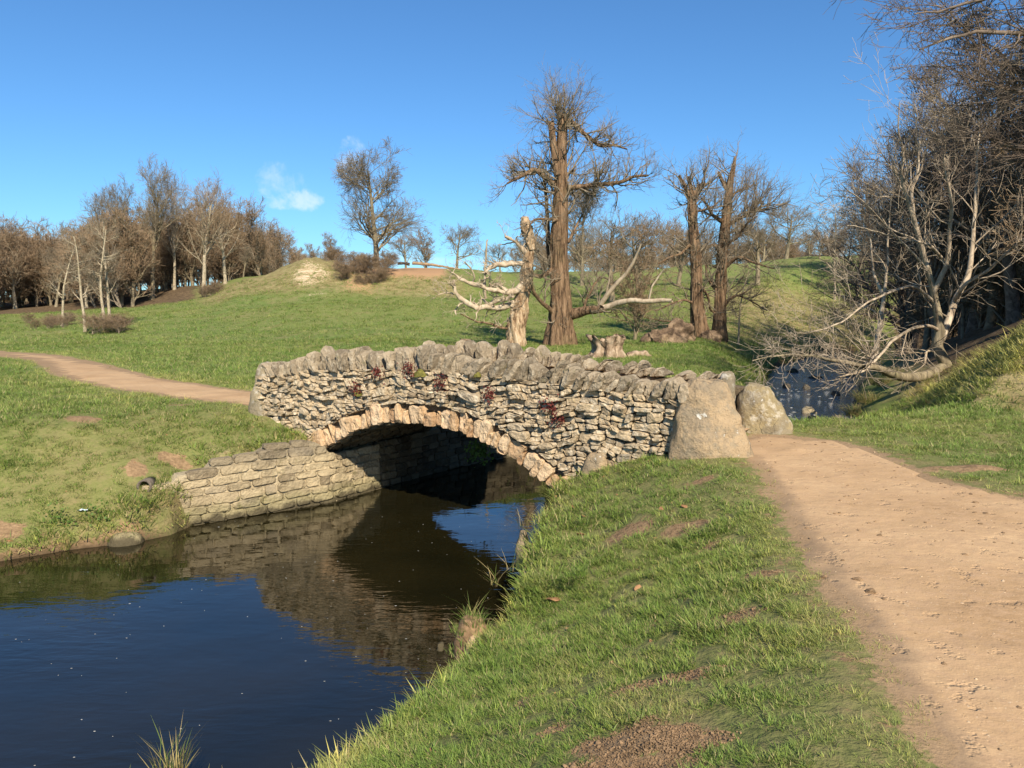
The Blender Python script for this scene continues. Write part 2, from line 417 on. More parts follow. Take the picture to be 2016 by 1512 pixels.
PATHR = np.array([(2.45, 8.5), (2.57, 8.35), (2.36, 7.06), (2.13, 5.83), (1.94, 4.95), (1.81, 4.3), (1.74, 3.74), (1.66, 3.4), (1.58, 3.07), (1.50, 2.7), (1.4, 2.0), (1.2, 0), (1.1, -4), (6.5, -4), (6.2, 0), (5.6, 3.0), (5.2, 5.0), (4.5, 6.35), (4.25, 6.8), (4.12, 7.3), (4.2, 8.0), (4.2, 8.8), (4.02, 9.4), (3.6, 9.75), (3.2, 9.95), (2.6, 9.3)], float)
PATHL = np.array([tuple(bw(.1, .45)), tuple(bw(-.2, .2)), (-5.3, 13.25), (-6.3, 13.9), (-8.4, 15.6), (-11.3, 18.7), (-15.5, 24.5), (-20, 28.7), (-30, 32), (-31, 34.5), (-21, 31.0), (-17.2, 28.6), (-12.2, 22.8), (-8.4, 18.0), (-6.3, 16.0), (-5.0, 14.95), (-3.6, 14.6), tuple(bw(.1, 2.1))], float)

def poly_sd(poly, x, y):
    """signed distance, negative inside"""
    x, y = np.asarray(x, float), np.asarray(y, float)
    d = np.full(x.shape, 1e9); ins = np.zeros(x.shape, bool)
    n = len(poly)
    for i in range(n):
        ax, ay = poly[i]; bx, by = poly[(i + 1) % n]
        ex, ey = bx - ax, by - ay
        t = np.clip(((x - ax) * ex + (y - ay) * ey) / (ex * ex + ey * ey), 0, 1)
        d = np.minimum(d, (x - ax - ex * t) ** 2 + (y - ay - ey * t) ** 2)
        c = ((ay > y) != (by > y)) & (x < ex * (y - ay) / (ey + 1e-12) + ax)
        ins ^= c
    d = np.sqrt(d)
    return np.where(ins, -d, d)

BANK = np.array([(-20, 5, .15, .3), (-8, 8, .15, .34), (-6, 9, .2, .36), (-5.3, 9.6, .25, .5), (-4.95, 9.85, .40, .75), (-4.5, 10.5, .55, .7), (-4.0, 11.0, .92, .3), (-3.2, 11.7, 1.04, .28),
    (-.6, 15, .8, .5), (5.9, 18.0, .4, .4), (9.6, 29.5, .45, .45), (14, 40, .4, .4), (22, 52, .4, .4),
    (2, 11.8, .95, .6), (4.2, 11.9, .75, 1.1), (6.0, 12.6, .7, 1.1), (7.4, 15.0, .4, 1.0), (8.4, 18.5, .35, .5), (13.7, 30, .3, .5), (.55, 9.35, .93, .5), (.2, 8.2, .8, .38), (.03, 6.9, .70, .33),
    (-.45, 5.6, .45, .42), (-.93, 4.3, .5, .40), (-1.25, 3.85, .52, .40), (-2.2, 3.6, .34, .40), (-7, 1.5, .4, .4)], float)
FT = np.array([-2.5, -1.4, -.672, -.505, -.405, -.339, -.259, -.192, -.105, 0, .128, .261, .415, .55, .72, 2.5])
FY = np.array([30, 45, 60, 68, 76, 90, 110, 150, 400.])
FZ = np.array([
    [0, .2, .6, .9, 1.2, 1.5, 2, 3, 5], [0, .2, .6, .9, 1.2, 1.5, 2, 3, 5], [0, .2, .6, .9, 1.2, 1.8, 2.5, 4, 6],
    [0, .3, .9, 1.4, 1.8, 3.0, 4, 5, 6], [0, .4, 1.3, 2.0, 2.9, 4.2, 5, 6, 7], [0, .4, 1.6, 2.9, 4.6, 5.2, 5.6, 6, 7],
    [0, .5, 2.0, 3.4, 6.6, 6.6, 6.4, 6.5, 8], [0, .5, 2.1, 3.2, 5.4, 6.2, 6.3, 6.6, 8], [0, .4, 2.0, 3.0, 5.0, 6.4, 6.6, 7, 8],
    [0, .3, 1.6, 2.4, 3.6, 6.0, 6.9, 7.4, 9], [0, .3, 1.4, 2.4, 3.6, 5.8, 6.9, 7.6, 9], [0, .3, 1.6, 3.0, 4.4, 6.8, 7.9, 8.4, 9],
    [0, .5, 2.8, 4.4, 5.9, 7.9, 8.6, 9, 10], [0, .8, 3.2, 5.0, 6.8, 9, 10, 11, 12], [0, 1, 4, 6, 8, 10, 11, 12, 13], [0, 1, 4, 6, 8, 10, 11, 12, 13]], float)

MUD = [(.78, 3.61, .30, .12), (.52, 3.07, .30, .16), (.42, 2.8, .34, .13), (.22, 3.43, .10, .06), (1.31, 4.21, .20, .10), (1.63, 4.78, .15, .09), (1.47, 6.39, .24, .16), (1.08, 6.81, .24, .2), (1.51, 5.85, .15, .07), (1.34, 5.56, .13, .07),
       (1.87, 7.4, .16, .09), (-.12, 2.99, .16, .09), (.3, 2.9, .2, .08), (-.28, 3.15, .09, .06), (2.2, 8.9, .2, .1), (.75, 2.95, .16, .1), (.9, 4.5, .07, .05), (.3, 4.9, .08, .05), (.1, 4.0, .10, .05),
       (-4.1, 13.1, .2, .12), (-5.6, 12.8, .25, .12), (-7.3, 13.2, .2, .1), (-6.4, 11.3, .3, .2), (-8, 10.4, .3, .2), (-3.6, 18.5, .4, .2), (3.3, 8.7, .2, .1), (4.6, 7.6, .5, .16), (-5.2, 10.4, .22, .22), (-6.4, 9.2, .45, .2), (-4.9, 10.9, .3, .14)]

def smin(a, b, k):
    h = np.clip(.5 + .5 * (b - a) / k, 0, 1)
    return b * (1 - h) + a * h - k * h * (1 - h)

def smstep(v, a, b):
    t = np.clip((v - a) / (b - a), 0, 1); return t * t * (3 - 2 * t)

def mud_mask(x, y):
    m = np.zeros(np.shape(x)); x0, y0 = x, y; x = x0 + .10 * n2(x0, y0, 3.1, 3, 41) + .04 * n2(x0, y0, 12, 2, 43); y = y0 + .08 * n2(x0, y0, 3.3, 3, 42) + .03 * n2(x0, y0, 12, 2, 44)
    for (mx, my, rx, ry) in MUD:
        m = np.maximum(m, 1 - ((x - mx) / rx) ** 2 - ((y - my) / ry) ** 2)
    return np.clip(m * .8 + .25, 0, 1) * (m > -.3)

def height(x, y, detail=True):
    x = np.asarray(x, float); y = np.asarray(y, float)
    yy = np.maximum(y, 1.)
    t = np.clip(x / np.maximum(yy, 20), -2.5, 2.5)
    ti = np.clip(np.searchsorted(FT, t, 'right') - 1, 0, len(FT) - 2); tf = (t - FT[ti]) / (FT[ti + 1] - FT[ti]); tf = tf * tf * (3 - 2 * tf)
    yc = np.clip(yy, 30, 399.9)
    yi = np.clip(np.searchsorted(FY, yc, 'right') - 1, 0, len(FY) - 2); yf = (yc - FY[yi]) / (FY[yi + 1] - FY[yi]); yf = yf * .5 + .5 * yf * yf * (3 - 2 * yf)
    B = (FZ[ti, yi] * (1 - tf) + FZ[ti + 1, yi] * tf) * (1 - yf) + (FZ[ti, yi + 1] * (1 - tf) + FZ[ti + 1, yi + 1] * tf) * yf
    e = np.maximum(-poly_sd(HILL, x, y), 0)
    hz = 11 * (1 - np.exp(-.80 * np.maximum(e - .15, 0) / 11))
    B = np.maximum(B, hz) + 0.0
    far = smstep(y, 20, 60)
    B = B + n2(x, y, .12, 3, 5) * (.10 + .5 * far) * smstep(np.hypot(x - 1, y - 6), 9, 30)
    if detail:
        pm = smstep(poly_sd(PATHR, x, y), -.3, .3)
        B = B + (n2(x, y, .9, 3, 9) * .035 + n2(x, y, 3.2, 3, 11) * .022) * (.25 + .75 * pm) - .03 * (1 - pm)
        mm = mud_mask(x, y)
        B = B + smstep(mm, .2, .8) * (.022 + .022 * n2(x, y, 7, 3, 31)) * (y < 12)
        B = B + smstep(e, .3, 3) * (n2(x, y, .8, 4, 21) * .22)
        q = np.exp(-((t + .23) / .09) ** 2) * smstep(y, 64, 70) * (1 - smstep(y, 77, 82))
        B = B + q * np.abs(n2(x, y * 1.4, .5, 4, 22)) * 1.3
    s = poly_sd(RIVER, x, y)
    s = s + n2(x, y, 1.1, 3, 3) * .14 * smstep(np.abs(s), 0, .2) * smstep(np.hypot(x + 1.4, y - 11), 3.2, 4.5)
    wgt = np.zeros(x.shape); fh = np.zeros(x.shape); sl = np.zeros(x.shape)
    for (cx, cy, a, b) in BANK:
        wv = 1 / ((x - cx) ** 2 + (y - cy) ** 2 + .05) ** 2
        wgt += wv; fh += wv * a; sl += wv * b
    fh /= wgt; sl /= wgt
    out = -1.46 + fh * smstep(s, -.02, .16) + sl * np.maximum(s - .08, 0) + smstep(s, .1, .5) * n2(x, y, 2.3, 3, 14) * .06 * detail
    inn = -1.46 + np.maximum(s * .9, -.6)
    bank = np.where(s > 0, out, inn)
    return smin(bank, B, .25)

def axis(lo, hi, step, far, g=1.07):
    a = list(np.arange(lo, hi + 1e-6, step)); s_ = step; v = a[-1]
    while v < far[1]: s_ *= g; v += s_; a.append(v)
    s_ = step; v = lo; b = []
    while v > far[0]: s_ *= g; v -= s_; b.append(v)
    return np.array(b[::-1] + a)

def smooth_box(v, lo, hi, e): return smstep(v, lo - e, lo + e) * (1 - smstep(v, hi - e, hi + e))

def build_terrain():
    xs = axis(-6.4, 9.0, .085, (-420, 420), 1.045); ys = axis(2.2, 15.5, .08, (-60, 600), 1.032)
    X, Y = np.meshgrid(xs, ys); Z = height(X, Y)
    nx, ny = len(xs), len(ys)
    idx = np.arange(nx * ny).reshape(ny, nx)
    F = np.stack([idx[:-1, :-1], idx[:-1, 1:], idx[1:, 1:], idx[1:, :-1]], -1).reshape(-1, 4)
    V = np.stack([X, Y, Z], -1).reshape(-1, 3)
    x, y, z = V.T
    t = x / np.maximum(y, 1); e = -poly_sd(HILL, x, y)
    pr = np.maximum(smstep(-poly_sd(PATHR, x, y), -.28, .28), smstep(-poly_sd(PATHL, x, y), -.3, .25))
    wood = smstep(e, 3.0, 6.5) * smstep(y, 9, 14) + smstep(e, .5, 2) * smstep(y, 15.5, 19)
    wood = np.maximum(wood, smooth_box(t, -3, -.41, .02) * smstep(y, 68, 78) * .9)
    wood = np.maximum(wood, smooth_box(t, -.42, -.33, .03) * smstep(y, 84, 92) * .8)
    wood = np.maximum(wood, smstep(t, .47, .53) * smstep(y, 38, 46) * (1 - smstep(y, 150, 200)))
    scrub = smooth_box(t, -.42, -.05, .03) * smooth_box(y, 66, 84, 4) * .62
    scrub = np.maximum(scrub, smooth_box(t, .24, .48, .04) * smooth_box(y, 42, 72, 6) * .62)
    scrub = np.maximum(scrub, smooth_box(e, .2, 3.6, .5) * (y > 8) * .72)
    scrub = np.maximum(scrub, (1 - smstep(np.abs(poly_sd(RIVER, x, y)) , .1, .9)) * .45)
    earth = smooth_box(t, -.215, -.085, .015) * smooth_box(y, 73, 92, 3) * .9
    earth = np.maximum(earth, smooth_box(t, -.225, -.17, .02) * smooth_box(y, 66, 80, 3) * .5)
    rock = np.exp(-((t + .262) / .028) ** 2 - ((y - 72) / 3.2) ** 2) * .9
    rock = np.maximum(rock, np.exp(-((t + .255) / .035) ** 2 - ((y - 66.5) / 1.0) ** 2) * .66)
    s = poly_sd(RIVER, x, y)
    wet = (1 - smstep(z, -1.42, -1.28)) * .9
    soilface = smooth_box(s, -.3, .12, .05) * .75 * smstep(np.hypot(x + 1.4, y - 11), 3.0, 4.0)
    mud = np.maximum(mud_mask(x, y), soilface)
    mud = np.maximum(mud, smooth_box(poly_sd(PATHR, x, y), -.1, .25, .2) * .45)
    near = 1 - smstep(np.hypot(x, y), 9, 22)
    me = mesh_np('meadow', V, F, M['ground'], True, dict(path=pr, wood=np.clip(wood, 0, 1), scrub=scrub, earth=earth, rock=rock, wet=wet, mud=mud, near=near))
    link('meadow', me, kind='structure')
    # trodden paths: thin sheets a few millimetres over the meadow
    def path(name, poly, keepfar):
        cx, cy = (X[:-1, :-1] + X[1:, 1:]) / 2, (Y[:-1, :-1] + Y[1:, 1:]) / 2
        jag = n2(cx, cy, 2.2, 4, 77) * .16
        keep = (poly_sd(poly, cx, cy) + jag < -.02).reshape(-1)
        Fp = F[keep]; used = np.unique(Fp); mp = np.zeros(len(V), int); mp[used] = np.arange(len(used))
        Vp = V[used].copy(); cnt = np.bincount(mp[Fp].reshape(-1), minlength=len(used)); Vp[:, 2] += np.where(cnt < 4, -.03, .006)
        sh = smooth_box(-poly_sd(poly, Vp[:, 0], Vp[:, 1]), -.2, .22, .22)
        if name == 'dirt_path': sh = np.where(Vp[:, 0] < 3.0 + .06 * Vp[:, 1], sh, smooth_box(-poly_sd(poly, Vp[:, 0], Vp[:, 1]), -.2, .08, .14))
        link(name, mesh_np(name, Vp, mp[Fp], M['path'], True, dict(shoulder=sh)), kind='structure')
    path('dirt_path', PATHR, 0); path('footpath', PATHL, 0)
build_terrain()

def build_water():
    xs = np.arange(-24, 44, .4); ys = np.arange(-4, 64, .4)
    X, Y = np.meshgrid(xs, ys)
    cx, cy = X[:-1, :-1] + .2, Y[:-1, :-1] + .2
    idx = np.arange(X.size).reshape(X.shape)
    F = np.stack([idx[:-1, :-1], idx[:-1, 1:], idx[1:, 1:], idx[1:, :-1]], -1).reshape(-1, 4)
    keep = (poly_sd(RIVER, cx, cy) < .5).reshape(-1)
    F = F[keep]; used = np.unique(F); mp = np.zeros(X.size, int); mp[used] = np.arange(len(used))
    V = np.stack([X, Y, np.full(X.shape, WATER_Z)], -1).reshape(-1, 3)[used]
    link('stream', mesh_np('stream', V, mp[F], M['water']), kind='structure')
build_water()

# ---------------------------------------------------------------- stone building
def clip(poly, nx, ny, c):
    """keep nx*x+ny*y <= c"""
    out = []
    n = len(poly)
    for i in range(n):
        a, b = poly[i], poly[(i + 1) % n]
        da, db = nx * a[0] + ny * a[1] - c, nx * b[0] + ny * b[1] - c
        if da <= 0: out.append(a)
        if (da < 0) != (db < 0) and abs(da - db) > 1e-12:
            t = da / (da - db); out.append((a[0] + t * (b[0] - a[0]), a[1] + t * (b[1] - a[1])))
    return out

def cells(seeds, aniso, extra):
    """anisotropic Voronoi cells of seeds (n,2); extra(seed)->half planes (nx,ny,c)"""
    P = np.array(seeds, float); Q = P * [1, aniso]; res = []
    for i in range(len(P)):
        dd = ((Q - Q[i]) ** 2).sum(1); order = np.argsort(dd)[1:22]
        x, y = Q[i]; poly = [(x - .6, y - .6), (x + .6, y - .6), (x + .6, y + .6), (x - .6, y + .6)]
        for j in order:
            n = Q[j] - Q[i]; mid = (Q[j] + Q[i]) / 2
            poly = clip(poly, n[0], n[1], n @ mid)
            if len(poly) < 3: break
        if len(poly) < 3: continue
        poly = [(a, b / aniso) for a, b in poly]
        for (nx, ny, c) in extra(P[i]):
            poly = clip(poly, nx, ny, c)
            if len(poly) < 3: break
        if len(poly) >= 3: res.append(np.array(poly))
    return res

def area(p): return abs(np.sum(p[:, 0] * np.roll(p[:, 1], -1) - np.roll(p[:, 0], -1) * p[:, 1])) / 2

def stone(poly, mapf, front, back, seed, gap=.008, nseg=14, rnd=.35, rough=.012, rings=((1., .55), (.93, .88), (.62, 1.))):
    """irregular stone from a 2-D outline: mapf(u, v, d) -> world, d = distance out of the face"""
    rng = random.Random(seed)
    c = poly.mean(0)
    rad = np.hypot(*(poly - c).T).mean()
    sh = max(0.6, 1 - gap / max(rad, .02) * 1.3)
    # resample outline with rounded corners
    pts = []
    n = len(poly); L = np.hypot(*(np.roll(poly, -1, 0) - poly).T); cum = np.concatenate([[0], np.cumsum(L)])
    for k in range(nseg):
        s_ = (k + .5) / nseg * cum[-1]; i = min(np.searchsorted(cum, s_, 'right') - 1, n - 1)
        a, b = poly[i], poly[(i + 1) % n]; t = (s_ - cum[i]) / max(L[i], 1e-9)
        pts.append(a + (b - a) * t)
    pts = np.array(pts)
    sm_ = (np.roll(pts, 1, 0) + np.roll(pts, -1, 0)) / 2
    pts = pts * (1 - rnd * .6) + sm_ * rnd * .6
    pts = c + (pts - c) * sh
    V2 = []
    V2 += [(p[0], p[1], -back) for p in pts]
    for (s_, dz) in rings:
        tilt = rng.uniform(-.25, .25), rng.uniform(-.3, .3)
        for p in pts:
            q = c + (p - c) * s_
            V2.append((q[0], q[1], front * dz + (q - c) @ np.array(tilt) * .5 * s_))
    V2.append((c[0], c[1], front * rng.uniform(.85, 1.15)))
    V2 = np.array(V2)
    off = np.array([rng.random() * 90, rng.random() * 90, rng.random() * 90])
    nz = np.stack([fbm(V2 * 14 + off + k * 31, 3, 5) for k in range(3)], -1)
    amt = np.full(len(V2), rough); amt[:nseg] = rough * .3
    V2 = V2 + nz * amt[:, None] * [1, 1, 1.6]
    V = np.array([mapf(*v) for v in V2])
    F4 = []; R_ = len(rings) + 1
    for r in range(R_ - 1):
        for k in range(nseg):
            a = r * nseg + k; b = r * nseg + (k + 1) % nseg
            F4.append((a, b, b + nseg, a + nseg))
    last = (R_ - 1) * nseg
    F3 = [(last + k, last + (k + 1) % nseg, R_ * nseg) for k in range(nseg)]
    return V, np.array(F4), np.array(F3)

def part_stone(name, geo, mat, parent, origin=(0, 0, 0), smooth=False):
    V, F4, F3 = geo
    me = mesh_np(name, V - np.array(origin), [F4, F3], mat, smooth)
    return link(name, me, parent)

def join_geo(geos):
    V = []; A = []; B = []; o = 0
    for v, a, b in geos:
        V.append(v); A.append(a + o); B.append(b + o); o += len(v)
    return np.concatenate(V), np.concatenate(A), np.concatenate(B)

# arch geometry: circular intrados
ARC_U, ARC_R = 3.53, 3.72
ARC_Z = -.01 - ARC_R
HALF = 2.23
RING = .29
W_NEAR, W_FAR, WT = 0., 2.15, .40
def intr(u): return ARC_Z + math.sqrt(max(ARC_R ** 2 - (u - ARC_U) ** 2, .01))
COPB = ([-.3, .3, 1.2, 2.2, 3.6, 5., 6.4, 7.2, 8], [.42, .50, .62, .68, .74, .68, .61, .57, .5])
COPT = ([-.3, .35, .9, 1.4, 2., 2.9, 3.4, 4.2, 5., 5.7, 6.4, 7.1, 7.7, 8], [.70, .76, .88, .95, .99, 1.05, 1.08, .99, .99, .92, .86, .87, .87, .8])
def cb(u): return float(np.interp(u, *COPB))
def ct(u): return float(np.interp(u, *COPT))

bridge_o = np.array([*bw(3.7, 1.3), 0.])
bridge = empty('stone_footbridge', bridge_o, label='small hump-backed rubble stone footbridge with one low arch over the stream', cat='bridge')
def bmap(w0, sgn=1):
    # outward = -BW for near face
    def f(u, v, d):
        p = bw(u, w0 - sgn * d); return (p[0], p[1], v)
    return f

def bridge_core():
    bm = bmesh.new()
    def prism(prof, w0, w1):
        lo = [bm.verts.new((*bw(u, w0), z)) for u, z in prof]; hi = [bm.verts.new((*bw(u, w1), z)) for u, z in prof]
        n = len(prof)
        bm.faces.new(lo); bm.faces.new(hi[::-1])
        for i in range(n): bm.faces.new((lo[i], hi[i], hi[(i + 1) % n], lo[(i + 1) % n]))
    us = np.linspace(ARC_U - HALF, ARC_U + HALF, 25)
    uu = np.concatenate([[0.15], np.linspace(.6, 7.0, 20), [7.5]])
    for w0, w1 in ((.07, .34), (W_FAR + .06, W_FAR + .34)):
        prof = [(u, cb(u) - .02) for u in uu] + [(7.5, -.6), (ARC_U + HALF + .35, -1.2), (ARC_U + HALF + .2, -1.2)]
        prof += [(u, intr(u) + .2) for u in us[::-1]] + [(ARC_U - HALF - .2, -1.6), (.15, -.9)]
        prism(prof, w0, w1)
    deck = [(u, .02 + .42 * math.sin(math.pi * (u - .0) / 7.6) ** 1.3) for u in np.linspace(0.02, 7.55, 20)]
    prof = deck + [(7.5, -.6), (ARC_U + HALF + .3, -1.2)] + [(u, intr(u) + .16) for u in us[::-1]] + [(ARC_U - HALF - .3, -1.6), (.1, -.9)]
    prism(prof, .345, W_FAR + .055)
    bmesh.ops.recalc_face_normals(bm, faces=bm.faces)
    for v in bm.verts: v.co -= Vector(bridge_o)
    me = bpy.data.meshes.new('core'); bm.to_mesh(me); bm.free(); me.materials.append(M['gap'])
    link('core', me, bridge)
    xs = np.linspace(.0, 7.6, 60); V = []
    for u in xs:
        for wv in np.linspace(.36, W_FAR + .04, 9):
            p = bw(u, wv); V.append((*p, .035 + .42 * math.sin(math.pi * u / 7.6) ** 1.3))
    V = np.array(V); V[:, 2] += n2(V[:, 0], V[:, 1], 2, 2, 8) * .012
    i = np.arange(60 * 9).reshape(60, 9); F = np.stack([i[:-1, :-1], i[1:, :-1], i[1:, 1:], i[:-1, 1:]], -1).reshape(-1, 4)
    link('deck', mesh_np('deck', V - bridge_o, F, M['path'], True, dict(shoulder=np.zeros(len(V)))), bridge)
bridge_core()

def wall_stones():
    rng = random.Random(3)
    def split(p, depth=0):
        w_, h_ = p.max(0) - p.min(0)
        big = rng.random() < .16
        wt = rng.uniform(.15, .33) * (1.3 if big else 1); ht = rng.uniform(.075, .125) * (1.4 if big else 1)
        c = p.mean(0)
        if w_ <= wt and h_ <= ht: return [p]
        if w_ / wt > h_ / ht: th = rng.gauss(0, .16); n = (math.cos(th), math.sin(th)); c = c + [w_ * rng.uniform(-.16, .16), 0]
        else: th = math.pi / 2 + rng.gauss(0, .07); n = (math.cos(th), math.sin(th)); c = c + [0, h_ * rng.uniform(-.16, .16)]
        m = n[0] * c[0] + n[1] * c[1]; P_ = [tuple(v) for v in p]
        out = []
        for a in (clip(P_, n[0], n[1], m), clip(P_, -n[0], -n[1], -m)):
            if len(a) >= 3: out += split(np.array(a), depth + 1)
        return out
    raw = []
    u = 0.
    while u < 7.4:
        L = rng.uniform(.45, .8)
        z = -.66 + rng.uniform(-.05, .05)
        while z < .8:
            h_ = rng.uniform(.2, .34); t1, t2 = rng.uniform(-.05, .05), rng.uniform(-.05, .05)
            raw += split(np.array([(u, z), (u + L, z), (u + L, z + h_), (u, z + h_)])); z += h_
        u += L
    def warp(p):
        q = p.copy(); q[:, 0] += .03 * np.sin(p[:, 1] * 15 + 1); q[:, 1] += .045 * np.sin(p[:, 0] * 2.3) + .03 * np.sin(p[:, 0] * 6.1 + 2) + .012 * np.sin(p[:, 0] * 15); return q
    raw = [warp(p) for p in raw]
    def extra(p):
        hs = []
        s1 = (cb(p[0] + .05) - cb(p[0] - .05)) / .1
        hs.append((-s1, 1, cb(p[0]) + .035 - s1 * p[0]))
        a = np.array([p[0] - ARC_U, p[1] - ARC_Z]); a /= np.linalg.norm(a)
        rr = ARC_R + RING + .0
        hs.append((-a[0], -a[1], -(a[0] * ARC_U + a[1] * ARC_Z + rr)))
        hs.append((-1, 0, -.02)); hs.append((1, 0, 7.42))
        return hs
    cs = []
    for c in raw:
        uc, zc = c.mean(0)
        low = -2
        if uc < 1.35: low = -.02 - .36 * max(0, uc - .1) - .14
        if uc > 5.5: low = -.66 + .42 * (uc - 5.7)
        if zc < low or math.hypot(uc - ARC_U, zc - ARC_Z) < ARC_R + RING - .06: continue
        q = [tuple(v) for v in c]
        for h3 in extra((uc, zc)):
            q = clip(q, *h3)
            if len(q) < 3: break
        if len(q) >= 3 and area(np.array(q)) > .0016: cs.append(np.array(q))
    cs.sort(key=lambda c: -area(c))
    big, rest = cs[:298], cs[298:]
    geos = []
    for k, c in enumerate(cs):
        r = random.Random(k + 50)
        pr = r.uniform(-.035, .055) + (.03 if r.random() < .12 else 0)
        g = stone(c, bmap(.0), .025 + pr, .10, k, gap=r.uniform(.003, .010), nseg=14, rnd=.16, rough=.020, rings=((1., .45), (.95, .92), (.66, 1.)))
        if k < len(big): part_stone('wall_stone', g, M['rubble'], bridge, bridge_o)
        else: geos.append(g)
    if geos:
        V, a, b = join_geo(geos)
        link('small_wall_stones', mesh_np('small_wall_stones', V - bridge_o, [a, b], M['rubble'], False), bridge, kind='stuff')
    print('wall stones', len(cs))
wall_stones()

def ring_stones():
    rng = random.Random(9)
    th0 = math.asin(HALF / ARC_R); th = -th0 - .01; k = 0
    while th < th0 + .07:
        wd = rng.choice([rng.uniform(.07, .11), rng.uniform(.10, .155), rng.uniform(.14, .19)]); dth = wd / ARC_R
        h = RING * rng.uniform(.62, 1.22); r0 = ARC_R + rng.uniform(-.02, .02)
        lean = rng.uniform(-.02, .02)
        q = []
        for (a, r) in ((0, r0), (dth, r0), (dth - lean, r0 + h * rng.uniform(.85, 1.)), (dth * .55, r0 + h * 1.04), (lean * .5 + .004, r0 + h * rng.uniform(.8, 1.))):
            q.append((ARC_U + r * math.sin(th + a), ARC_Z + r * math.cos(th + a)))
        g = stone(np.array(q), bmap(.0), rng.uniform(.0, .10), .22, 900 + k, gap=.009, nseg=14, rnd=.2, rough=.02, rings=((1., .5), (.95, .92), (.66, 1.)))
        part_stone('arch_stone', g, M['voussoir'], bridge, bridge_o)
        th += dth; k += 1
ring_stones()

def coping(w0, wd, u0, u1, seed, hs=1., drop=0.):
    rng = random.Random(seed); u = u0; k = 0
    while u < u1:
        wide = rng.choice([rng.uniform(.05, .08), rng.uniform(.07, .11), rng.uniform(.11, .17)])
        base, top = cb(u) + .0, ct(u) - .02 - drop * smstep(np.array(u), 3.8, 5.2)
        h = (top - base) * rng.uniform(.80, 1.24) * hs
        if rng.random() < .13: h *= 1.22
        lean = rng.gauss(.0, .07) + (.10 if u > 3.7 else -.04) * (wide < .16)
        j = rng.uniform
        if wide < .1: a = [(-.5, 0), (.5, -.02), (.6, .4), (.5, .8), (.15, 1.0), (-.3, .95), (-.55, .6)]
        else: a = [(-.42, 0), (.42, .02), (.5, .3), (.52 * j(.8, 1), .7), (.34 * j(.6, 1.2), .93), (j(-.2, .1), 1.08), (-.4 * j(.8, 1), .86), (-.5, .45)]
        q = np.array([(u + wide / 2 + x * wide * j(.86, 1.1) + lean * yy, base - .02 + j(-.01, .02) + yy * h * j(.93, 1.05)) for x, yy in a])
        dpt = wd * j(.75, 1.12); wj = w0 - j(-.07, .06)
        g = stone(q, bmap(wj), .03, dpt, seed * 100 + k, gap=.010, nseg=15, rnd=.02, rough=.024,
                  rings=((1.0, -dpt * .62 / .03), (1.03, -dpt * .28 / .03), (.98, .3), (.80, 1.0)))
        V = g[0]; bv = (V[:, 0] - BA[0]) * BW[0] + (V[:, 1] - BA[1]) * BW[1]; tt = np.clip((bv - (wj + dpt * .45)) / (dpt * .5), -1.2, 1.2)
        V[:, 2] -= np.maximum(V[:, 2] - base, 0) * (.28 * np.maximum(tt, 0) ** 2 + .05 * np.maximum(-tt, 0) ** 2)
        part_stone('coping_stone', g, M['coping'], bridge, bridge_o)
        u += wide * j(.95, 1.16); k += 1
coping(W_NEAR - .02, .40, .22, 7.35, 21)
coping(W_FAR - .02, .40, .9, 7.15, 33, 1.0, .09)

def soffit():
    rng = random.Random(5); seeds = []
    Lh = math.asin(HALF / ARC_R) * ARC_R
    wv = .1
    while wv < W_FAR + WT:
        s_ = -Lh + rng.random() * .1
        while s_ < Lh:
            l = rng.uniform(.12, .30); seeds.append((wv + rng.uniform(-.02, .02), s_ + l / 2)); s_ += l
        wv += rng.uniform(.09, .13)
    cs = cells(seeds, .5, lambda p: [(-1, 0, -.03), (1, 0, W_FAR + WT), (0, 1, Lh), (0, -1, Lh)])
    def f(a, b, d):
        th = b / ARC_R; r = ARC_R - d
        p = bw(ARC_U + r * math.sin(th), a); return (p[0], p[1], ARC_Z + r * math.cos(th))
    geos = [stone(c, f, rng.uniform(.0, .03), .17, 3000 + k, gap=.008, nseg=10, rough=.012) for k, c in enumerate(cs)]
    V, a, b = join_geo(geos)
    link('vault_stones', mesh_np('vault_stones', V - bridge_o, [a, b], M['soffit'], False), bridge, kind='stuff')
soffit()

